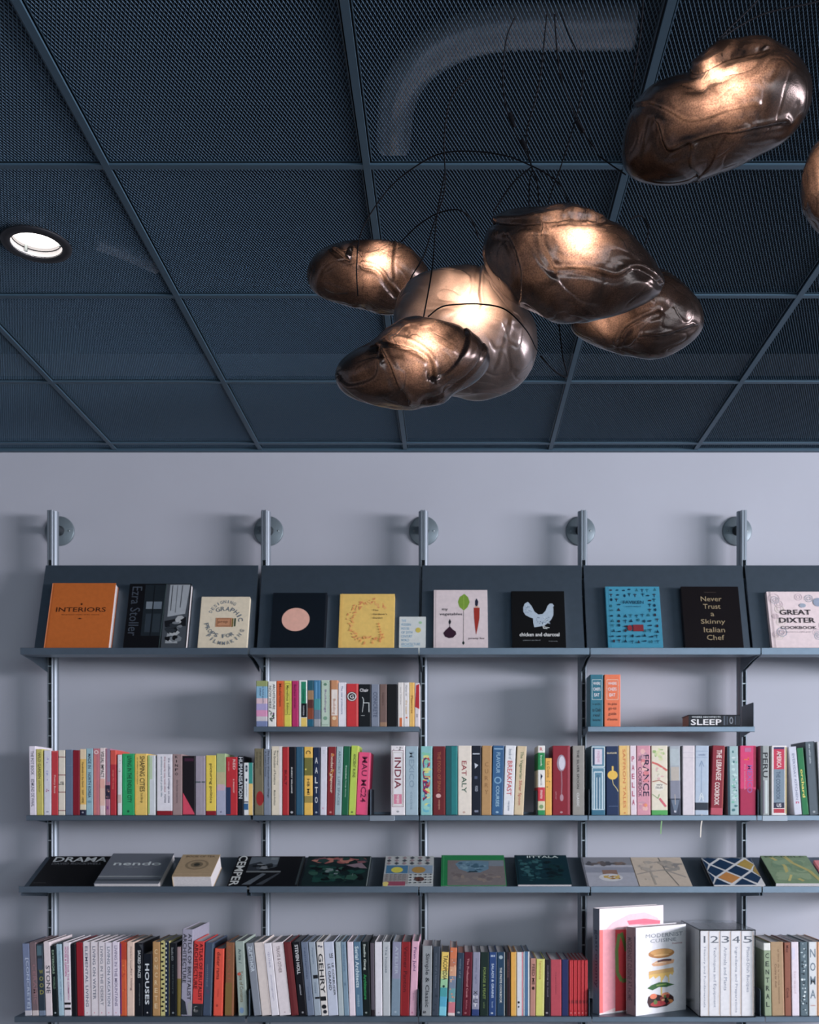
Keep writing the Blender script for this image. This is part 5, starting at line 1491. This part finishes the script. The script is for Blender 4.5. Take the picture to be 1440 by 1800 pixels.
on_slope(tl, td, 76, 190, 1025, .036, (188, 94, 0),
         [T('INTERIORS', (62, 30, 14), .5, .44, .78, .075, 1), T('the greatest rooms of the century', (90, 44, 20), .5, .525, .6, .022), P([(.48, .35), (.5, .33), (.52, .35), (.5, .37)], (62, 30, 14)), P([(.46, .59), (.5, .6), (.54, .59), (.5, .575)], (62, 30, 14)), R(0, .004, .012, .996, (230, 140, 90)), L([(.03, .01), (.03, .99)], .006, (170, 76, 20))],
         'orange hardback with dark centred lettering on the top display shelf', GT, (190, 84, 24))
on_slope(tl, td, 215, 326, 1026, .03, (8, 10, 16),
         [V('Ezra Stoller', (62, 70, 84), .05, .86, .16, .13, 0), R(.26, .02, .62, .86, (26, 34, 42)), R(.6, .01, .985, .99, (66, 72, 82)), R(.3, .3, .4, .42, (110, 120, 134)), R(.42, .3, .55, .42, (96, 108, 124)), R(.31, .5, .4, .8, (44, 54, 66)), R(.43, .5, .55, .8, (40, 50, 60)), L([(.41, .03), (.41, .9)], .012, (10, 14, 20)), L([(.6, .0), (.57, 1)], .012, (60, 76, 80)), P([(.66, .02), (.98, .02), (.94, .5), (.66, .55)], (150, 156, 168)), L([(.7, .03), (.7, .45)], .015, (60, 64, 72)), L([(.78, .03), (.78, .48)], .012, (90, 94, 104)), L([(.86, .03), (.85, .4)], .014, (70, 74, 84)), P([(.62, .62), (.96, .55), (.97, .7), (.64, .72)], (20, 22, 28)), P([(.66, .98), (.7, .72), (.78, .76), (.86, .98)], (140, 146, 156)), N(.62, .52, .97, .98, 22, [(14, 16, 20), (110, 116, 126), (40, 46, 54), (160, 164, 172)], .07, 5)],
         'black and grey photo book second from left on the top display shelf', GT)
on_slope(tl, td, 346, 433, 1049, .016, (214, 200, 180),
         arc('DESIGNING', (110, 120, 134), .52, .44, .34, -.34, 205, 300, .055, .06) + arc('GRAPHIC', (96, 108, 124), .5, .5, .34, -.26, 245, 350, .085, .085) + [R(.33, .42, .66, .6, (186, 130, 96)), L([(.36, .44), (.63, .44), (.63, .58), (.36, .58), (.36, .44)], .012, (120, 76, 50)), R(.66, .43, .69, .6, (110, 96, 40)), R(.71, .43, .74, .59, (50, 70, 50)), T('prop', (110, 70, 50), .48, .51, .2, .05)] + arc('PROPS FOR', (96, 108, 124), .5, .48, .36, .3, 165, 60, .075, .075) + arc('FILMMAKING', (110, 120, 134), .52, .5, .4, .42, 140, 25, .06, .07),
         'cream book with circular lettering, third on the leftmost top display', GT, (200, 186, 166))
on_slope(tl, td, 474, 571, 1042, .02, (12, 20, 30), [E(.44, .5, .255, .215, (220, 164, 150), 48), R(.97, 0, 1, 1, (30, 34, 44))],
         'black book with a large pale pink disc on the top display shelf', GT, (24, 30, 40))
rr = random.Random(5)
wreath = []
for k in range(70):
    a = math.radians(40 + 275 * k / 69)
    ca, sa = math.cos(a), -math.sin(a)
    R0 = .35 + rr.uniform(-.06, .06)
    u, v = .55 + R0 * ca, .52 + R0 * 1.05 * sa
    s = rr.uniform(.018, .045)
    q = rr.uniform(0, 6)
    wreath.append(P([(u + s * math.cos(q + j * 1.26) * (1 if j % 2 else .4), v + s * math.sin(q + j * 1.26) * (1 if j % 2 else .4)) for j in range(5)], rr.choice([(222, 150, 80), (210, 130, 76), (228, 166, 96)])))
wreath += [P([(.72 + .03 * k * .4 + .02 * math.cos(j * 1.57), .58 + .05 * k + .022 * math.sin(j * 1.57)) for j in range(4)], (214, 138, 70)) for k in range(5)]
on_slope(tl, td, 594, 692, 1044, .022, (234, 192, 96), wreath + [T('The', (96, 76, 56), .66, .32, .1, .032), T('Gardener\'s', (96, 76, 56), .74, .395, .26, .034), T('Garden', (96, 76, 56), .7, .465, .18, .034), L([(.045, 0), (.045, 1)], .008, (216, 170, 80))],
         'yellow book with an orange leaf wreath on the top display shelf', GT, (226, 180, 84))
lines = ['THE', 'MODERN', 'HOUSE', 'OF 20TH', 'CENTURY', 'WORLD', 'ARCHITECTURE']
on_slope(tl, td, 701, 748, 1084, .009, (196, 200, 204), [T(s, (96, 150, 190), .08 + .06 * len(s) * .5, .12 + .115 * k, .06 * len(s), .075, 0) for k, s in enumerate(lines)] + [E(.72, .4, .1, .075, (196, 176, 70)), E(.8, .18, .06, .04, (150, 190, 150)), R(.1, .86, .55, .88, (120, 170, 200))],
         'smallest pale book with blue lettering on the second top display', GT)
on_slope(tl, td, 762, 858, 1037, .02, (206, 190, 198),
         [P([(.57, .07), (.64, .13), (.67, .22), (.63, .31), (.56, .37), (.48, .31), (.45, .22), (.48, .13)], (112, 146, 40)), L([(.56, .09), (.56, .36)], .008, (150, 176, 70)), L([(.555, .37), (.55, .93)], .008, (90, 80, 86)), P([(.55, .9), (.575, .94), (.55, .98), (.525, .94)], (30, 44, 44)),
          P([(.8, .15), (.83, .21), (.82, .28), (.79, .3), (.77, .27), (.77, .2)], (32, 34, 56)), P([(.745, .32), (.855, .32), (.85, .5), (.82, .66), (.785, .8), (.765, .66), (.75, .5)], (150, 42, 30)), R(.77, .295, .83, .315, (196, 150, 120)),
          P([(.3, .52), (.325, .57), (.31, .61), (.29, .62), (.275, .57)], (30, 34, 44)), P([(.3, .65), (.36, .71), (.41, .74), (.42, .79), (.36, .85), (.28, .86), (.21, .83), (.18, .77), (.22, .72)], (50, 26, 44)), L([(.3, .62), (.3, .68)], .01, (50, 26, 44)),
          T('my', (60, 56, 66), .21, .36, .11, .05), T('vegetables', (60, 56, 66), .32, .44, .42, .062), T('jeremy fox', (96, 80, 90), .79, .865, .3, .045), L([(.04, 0), (.04, 1)], .008, (176, 160, 170))],
         'pale pink book with a green leaf and a red carrot', GT, (196, 180, 190))
hen = [(.22, .3), (.25, .23), (.31, .2), (.33, .22), (.38, .28), (.43, .38), (.5, .43), (.58, .42), (.64, .36), (.68, .27), (.72, .23), (.77, .23), (.8, .27), (.78, .29), (.785, .34), (.78, .44), (.74, .52), (.68, .58), (.62, .62), (.56, .64), (.42, .66), (.4, .58), (.4, .5), (.34, .48), (.26, .44), (.22, .38)]
rr = random.Random(2)
on_slope(tl, td, 901, 996, 1039, .022, (6, 6, 10),
         [P(hen, (160, 174, 194))] + [E(rr.uniform(.44, .72), rr.uniform(.46, .6), .012, .008, rr.choice([(120, 136, 160), (200, 210, 222), (96, 110, 134)]), 6) for _ in range(34)] + [E(rr.uniform(.26, .38), rr.uniform(.28, .44), .012, .008, rr.choice([(130, 146, 170), (196, 206, 220)]), 6) for _ in range(12)] +
         [L([(.58, .63), (.585, .68), (.66, .69)], .012, (206, 210, 216)), L([(.6, .63), (.61, .66), (.7, .675)], .01, (206, 210, 216)), T('chicken and charcoal', (214, 214, 220), .51, .795, .74, .065, 1), T('yakitori yardbird', (120, 124, 132), .36, .9, .32, .025), T('hong kong', (120, 124, 132), .76, .915, .16, .022)],
         'black book with a speckled white hen on its cover', GT)
rr = random.Random(11)
motifs = []
for gy in range(11):
    for gx in range(8):
        u, v = .1 + gx * .115 + rr.uniform(-.02, .02), .06 + gy * .088 + rr.uniform(-.012, .012)
        if .3 < u < .72 and .2 < v < .42:
            continue
        if .36 < u < .66 and .66 < v < .78:
            continue
        c = rr.choice([(16, 50, 76), (20, 62, 86), (14, 44, 66), (50, 40, 56), (34, 96, 116)])
        k = rr.randint(0, 3)
        if k == 0:
            motifs += [L([(u, v - .03), (u, v + .03)], .012, c), L([(u - .03, v - .02), (u, v), (u + .03, v - .02)], .01, c)]
        elif k == 1:
            motifs += [P([(u, v - .035), (u + .03, v + .02), (u - .03, v + .02)], c)]
        elif k == 2:
            motifs += [E(u, v, .022, .026, c, 10)]
        else:
            motifs += [P([(u - .035, v), (u, v - .014), (u + .035, v - .006), (u + .02, v + .014), (u - .02, v + .014)], c)]
on_slope(tl, td, 1070, 1167, 1031, .024, (52, 136, 170), motifs + [T('FAVIKEN', (18, 56, 84), .5, .28, .38, .055, 1), T('a nordic cookbook', (24, 76, 104), .5, .35, .28, .022), R(.47, .66, .66, .77, (120, 40, 50)), E(.41, .715, .045, .05, (130, 40, 50), 12), L([(.05, 0), (.05, 1)], .008, (40, 110, 144))],
         'blue book patterned with small dark motifs on the top display', GT, (44, 120, 152))
on_slope(tl, td, 1206, 1309, 1031, .03, (16, 8, 14),
         [T('Never', (150, 132, 104), .51, .215, .36, .082, 0), T('Trust', (150, 132, 104), .51, .345, .3, .082, 0), T('a', (150, 132, 104), .51, .485, .06, .055, 0), T('Skinny', (150, 132, 104), .51, .615, .42, .1, 0), T('Italian', (150, 132, 104), .52, .745, .36, .085, 0), T('Chef', (150, 132, 104), .53, .875, .3, .085, 0), T('massimo', (70, 60, 56), .5, .1, .2, .02)],
         'black book with six centred lines of gold lettering', GT)
rr = random.Random(23)
flowers = []
for k in range(16):
    u, v = rr.choice([(rr.uniform(.05, .95), rr.uniform(.05, .25)), (rr.uniform(.04, .2), rr.uniform(.1, .9)), (rr.uniform(.55, .95), rr.uniform(.6, .95))])
    s = rr.uniform(.05, .1)
    c = rr.choice([(176, 176, 190), (190, 170, 184), (150, 160, 180), (206, 196, 190)])
    flowers += [L([(u + s * math.cos(j * .7), v + s * .9 * math.sin(j * .7)) for j in range(10)], .01, c), L([(u + s * .5 * math.cos(j * .9), v + s * .45 * math.sin(j * .9)) for j in range(8)], .01, c)]
flowers += [E(.88, .2, .09, .08, (140, 150, 176), 14), E(.6, .26, .06, .04, (150, 160, 180), 10), E(.93, .5, .05, .09, (160, 170, 186), 10)]
on_slope(tl, td, 1359, 1462, 1040, .022, (220, 200, 208), flowers + [T('GREAT', (44, 40, 46), .46, .385, .54, .095, 1), T('DIXTER', (44, 40, 46), .48, .53, .62, .095, 1), T('COOKBOOK', (60, 56, 64), .49, .665, .62, .055, 1), T('recipes from an english garden', (120, 110, 120), .47, .745, .46, .02), L([(.06, 0), (.06, 1)], .01, (170, 156, 166))],
         'pale pink flowered cookbook at the right end of the top displays', GT, (200, 182, 192))

# the gently sloping row
ld = math.degrees(math.atan2(LP[0][0] - LP[1][0], LP[0][1] - LP[1][1]))
ll = (LP[1][0] + 0.002, LP[1][1] + 0.0022)
GL = 'books lying on the gently sloping shelves'
on_slope(ll, ld, 50, 164, 1505, .016, (10, 10, 14), [T('DRAMA', (190, 196, 206), .52, .12, .86, .17, 1), T('DAVID ROCKWELL', (96, 100, 110), .5, .27, .8, .07, 1), T('text', (70, 70, 76), .13, .93, .2, .03)], 'flat black book with large white capitals, leftmost on the sloping shelf', GL)
on_slope(ll, ld, 165, 279, 1500, .03, M_SILVER, [T('nendo', (206, 214, 224), .5, .37, .76, .13, 1), R(0, .8, 1, .84, (150, 156, 166)), R(0, .9, 1, .98, (76, 84, 96)), T('in the box', (160, 170, 180), .44, .5, .24, .03)], 'silver grey book with lower-case lettering between black and tan books', GL)
r_, w_, h_ = on_slope(ll, ld, 302, 371, 1502, .062, (178, 152, 122), [E(.5, .5, .3, .24, (140, 120, 96)), E(.5, .5, .24, .19, (168, 144, 116)), E(.5, .5, .16, .13, (120, 104, 84)), E(.5, .5, .08, .07, (60, 60, 54)), T('BOOK OF TEA', (110, 90, 70), .5, .1, .76, .09, 1), L([(.03, .94), (.97, .94)], .01, (206, 176, 150))], 'thick tan book with a round emblem on the sloping shelf', GL)
on_slope(ll, ld, 398, 522, 1505, .014, (14, 16, 22),
         [T('CEMPER', (206, 210, 216), .085, .5, .9, .145, 1, -90), P([(.2, .03), (.62, .03), (.62, .3), (.2, .3)], (96, 106, 120)), P([(.2, .3), (.36, .2), (.42, .3), (.38, .55), (.2, .5)], (44, 50, 60)), R(.2, .52, .7, .57, (110, 116, 124)), P([(.2, .98), (.32, .98), (.5, .62), (.44, .6)], (90, 98, 110)), P([(.4, .98), (.5, .98), (.7, .6), (.66, .6)], (60, 66, 76)), R(.5, .05, .6, .14, (120, 130, 140)), N(.22, .24, .75, .55, 16, [(20, 24, 30), (70, 78, 90), (120, 126, 136), (36, 42, 52)], .06, 3), R(.96, .02, .99, .98, (50, 60, 66))],
         'black and white photo book with vertical capitals, on the sloping shelf', GL)
on_slope(ll, ld, 528, 645, 1505, .016, (20, 38, 42),
         [N(.02, .02, .98, .3, 26, [(150, 84, 84), (176, 110, 100), (60, 60, 70), (30, 60, 60), (130, 80, 90)], .1, 7), N(.02, .3, .98, .98, 60, [(16, 50, 50), (12, 30, 34), (40, 80, 70), (20, 64, 60), (8, 18, 22)], .1, 8), P([(.4, .45), (.62, .32), (.78, .42), (.76, .7), (.42, .68)], (16, 18, 26)), P([(.62, .32), (.86, .24), (.96, .44), (.78, .42)], (130, 110, 124)), R(.46, .5, .52, .64, (120, 130, 140)), L([(.76, .42), (.75, .7)], .008, (110, 120, 126)), N(.3, .42, .5, .62, 6, [(110, 126, 130), (70, 90, 96)], .05, 9), R(.985, .01, 1, .99, (120, 130, 136))],
         'dark green photo book with pink blossom, on the sloping shelf', GL)
tiles = [R(0, 0, 1, .32, (176, 180, 186)), R(.04, .34, .48, .62, (66, 116, 156)), R(.5, .34, .98, .62, (130, 150, 176)), R(0, .64, .5, .98, (150, 146, 150)), R(.5, .64, 1, .98, (190, 194, 200)), E(.26, .5, .12, .1, (206, 196, 60)), E(.7, .5, .14, .11, (170, 130, 60)), R(.05, .9, .45, .99, (150, 70, 96)), E(.06, .96, .06, .05, (220, 200, 110)), E(.72, .82, .1, .08, (96, 56, 50))]
for k in range(6):
    for j in range(3):
        tiles.append(P([(.08 + .16 * k, .02 + .1 * j), (.13 + .16 * k, .07 + .1 * j), (.08 + .16 * k, .12 + .1 * j), (.03 + .16 * k, .07 + .1 * j)], (70, 76, 88) if (j + k) % 2 else (150, 130, 140)))
for k in range(5):
    for j in range(4):
        tiles.append(E(.55 + .1 * k, .68 + .09 * j, .022, .024, (70, 76, 86), 8))
        tiles.append(E(.08 + .09 * k, .68 + .06 * j, .02, .016, (120, 110, 116), 8))
on_slope(ll, ld, 672, 761, 1505, .018, (170, 176, 186), tiles, 'book with a patchwork of patterned tiles, on the second sloping shelf', GL, (40, 44, 52))
on_slope(ll, ld, 775, 891, 1503, .02, (22, 128, 74), [R(.1, .19, .99, .99, (120, 112, 116)), P([(.22, .32), (.3, .22), (.5, .2), (.75, .22), (.74, .5), (.6, .62), (.42, .6), (.28, .5)], (96, 130, 156)), P([(.4, .62), (.5, .48), (.58, .6)], (36, 60, 76)), N(.24, .22, .72, .58, 18, [(84, 120, 146), (116, 150, 172), (60, 96, 120)], .06, 13), N(.12, .6, .97, .97, 24, [(130, 120, 120), (110, 100, 104), (140, 126, 120)], .07, 14), R(.75, .2, .98, .4, (120, 130, 146)), L([(.035, 0), (.035, 1)], .01, (60, 160, 100))],
         'green-edged book with a blue rock photograph on its cover', GL, (20, 120, 66))
on_slope(ll, ld, 910, 1006, 1503, .026, (14, 46, 58), [T('IITTALA', (196, 210, 214), .54, .07, .6, .075, 1), N(.04, .12, .55, .95, 50, [(24, 66, 78), (36, 84, 92), (16, 54, 66), (50, 96, 104)], .06, 17), N(.5, .2, .98, .95, 24, [(12, 40, 48), (10, 30, 38), (14, 50, 56)], .09, 18), L([(.4, .86), (.9, .86)], .01, (40, 80, 86)), L([(.035, 0), (.035, 1)], .01, (8, 30, 40))],
         'dark teal book with white capitals at its head', GL, (10, 36, 46))
on_slope(ll, ld, 1034, 1124, 1507, .012, (166, 168, 186), [R(0, 0, 1, .28, (130, 132, 146)), N(.03, .12, .97, .34, 16, [(96, 90, 96), (120, 104, 100), (80, 80, 90)], .09, 19), R(0, .36, 1, .55, (140, 144, 164)), R(.36, .46, .66, .62, (140, 110, 100)), E(.5, .72, .24, .13, (200, 200, 212)), N(.32, .62, .7, .8, 20, [(190, 150, 70), (150, 110, 50), (206, 176, 96), (110, 80, 44)], .045, 20), L([(.02, 0), (.02, 1)], .01, (80, 84, 96))],
         'lavender grey book with a plate of food on its cover', GL)
sh = [L([(.1, .3), (.3, .5), (.6, .45), (.95, .7)], .05, (162, 152, 148)), L([(.02, .6), (.3, .5), (.4, .2), (.7, .12)], .04, (160, 150, 146)), L([(.3, .5), (.32, .95)], .04, (164, 154, 148)), L([(.55, .02), (.6, .45), (.75, .98)], .018, (112, 110, 112)), L([(.5, .2), (.98, .25)], .06, (150, 142, 140)), N(.5, .05, .98, .5, 14, [(152, 146, 144), (166, 156, 150), (136, 132, 134)], .1, 22), N(.03, .1, .5, .95, 9, [(190, 176, 166), (172, 162, 156)], .1, 23)]
on_slope(ll, ld, 1126, 1219, 1507, .010, (196, 180, 168), sh, 'beige book with branching shadows printed on its cover', GL)
lat = []
cols = [(20, 50, 84), (20, 50, 84), (170, 140, 60), (24, 58, 92), (150, 120, 60), (18, 44, 76)]
for j in range(5):
    for i in range(-1, 3):
        u, v = .12 + i * .5 + (.25 if j % 2 else 0), .02 + j * .25
        q = [(u - .215, v), (u, v - .21), (u + .215, v), (u, v + .21)]
        q = [(min(.995, max(.005, a)), min(.995, max(.005, b))) for a, b in q]
        if len(set(q)) == 4:
            lat.append(P(q, {(1, 1): (170, 140, 60), (2, 2): (160, 130, 60), (4, 1): (20, 50, 84), (3, 0): (190, 126, 60)}.get((j, i), (20, 50, 84))))
on_slope(ll, ld, 1255, 1346, 1508, .022, (206, 206, 214), lat, 'white book with a lattice of navy and gold diamonds', GL, (34, 36, 44))
on_slope(ll, ld, 1364, 1450, 1504, .032, (116, 140, 112), [N(.03, .1, .98, .98, 22, [(126, 150, 120), (106, 134, 108), (136, 156, 126)], .16, 26), L([(.2, .05), (.4, .4), (.36, .7), (.6, .98)], .07, (176, 166, 100)), L([(.5, .02), (.6, .3), (.85, .6), (.95, .98)], .08, (170, 160, 96)), L([(.3, .98), (.42, .75)], .05, (186, 176, 110)), T('MARBLE', (70, 90, 70), .5, .05, .84, .06, 1)],
         'thick green marbled book with a dark spine, on the last sloping shelf', GL, (20, 36, 30))
on_slope(ll, ld, 1462, 1548, 1512, .014, (206, 120, 130), [N(.03, .03, .6, .9, 10, [(190, 96, 110), (226, 170, 170)], .15, 28)], 'pink book beside the green marbled book at the picture edge', GL)

# ------------------------------------------------------------------ light, camera, view
def daylight(size, energy, loc, facing, color):
    li = bpy.data.lights.new('window_daylight', 'AREA')
    li.shape = 'RECTANGLE'
    li.size, li.size_y = size
    li.energy = energy
    li.color = color
    o = bpy.data.objects.new('window_daylight', li)
    o.location = loc
    o.rotation_euler = Vector(facing).to_track_quat('-Z', 'Y').to_euler()
    COL.objects.link(o)


daylight((WY1 - WY0, WZ1 - WZ0), 1340, (XR + 0.2, (WY0 + WY1) / 2, (WZ0 + WZ1) / 2), (-1, 0, 0), (0.90, 0.87, 0.99))
daylight((FX1 - FX0, FZ1 - FZ0), 175, ((FX0 + FX1) / 2, YB - 0.2, (FZ0 + FZ1) / 2), (0, 1, 0), (0.75, 0.875, 1.0))  # frontal fill through the added window behind the camera

w = bpy.data.worlds.new('daylight')
SC.world = w
w.use_nodes = True
w.node_tree.nodes['Background'].inputs['Color'].default_value = (0.82, 0.86, 1.0, 1)
w.node_tree.nodes['Background'].inputs['Strength'].default_value = 1.0

cam = bpy.data.cameras.new('camera')
cam.sensor_width = 36
cam.lens = 36 * F / 1800
cam.shift_x = -(VX - 720) / 1800
cam.shift_y = (VY - 900) / 1800
cam.clip_start = 0.05
cam.dof.use_dof = True
cam.dof.focus_distance = 2.3
cam.dof.aperture_fstop = 7.0
co = bpy.data.objects.new('camera', cam)
co.location = (0, 0, CZ)
co.rotation_euler = (pi / 2, 0, 0)
COL.objects.link(co)
SC.camera = co
SC.view_settings.view_transform = 'Standard'
SC.view_settings.look = 'None'
SC.view_settings.exposure = 0.0
SC.view_settings.gamma = 1.0
SC.view_settings.use_curve_mapping = False
SC.cycles.max_bounces = 8
SC.cycles.diffuse_bounces = 4
SC.cycles.glossy_bounces = 4
SC.cycles.transmission_bounces = 6
SC.cycles.sample_clamp_indirect = 4.0
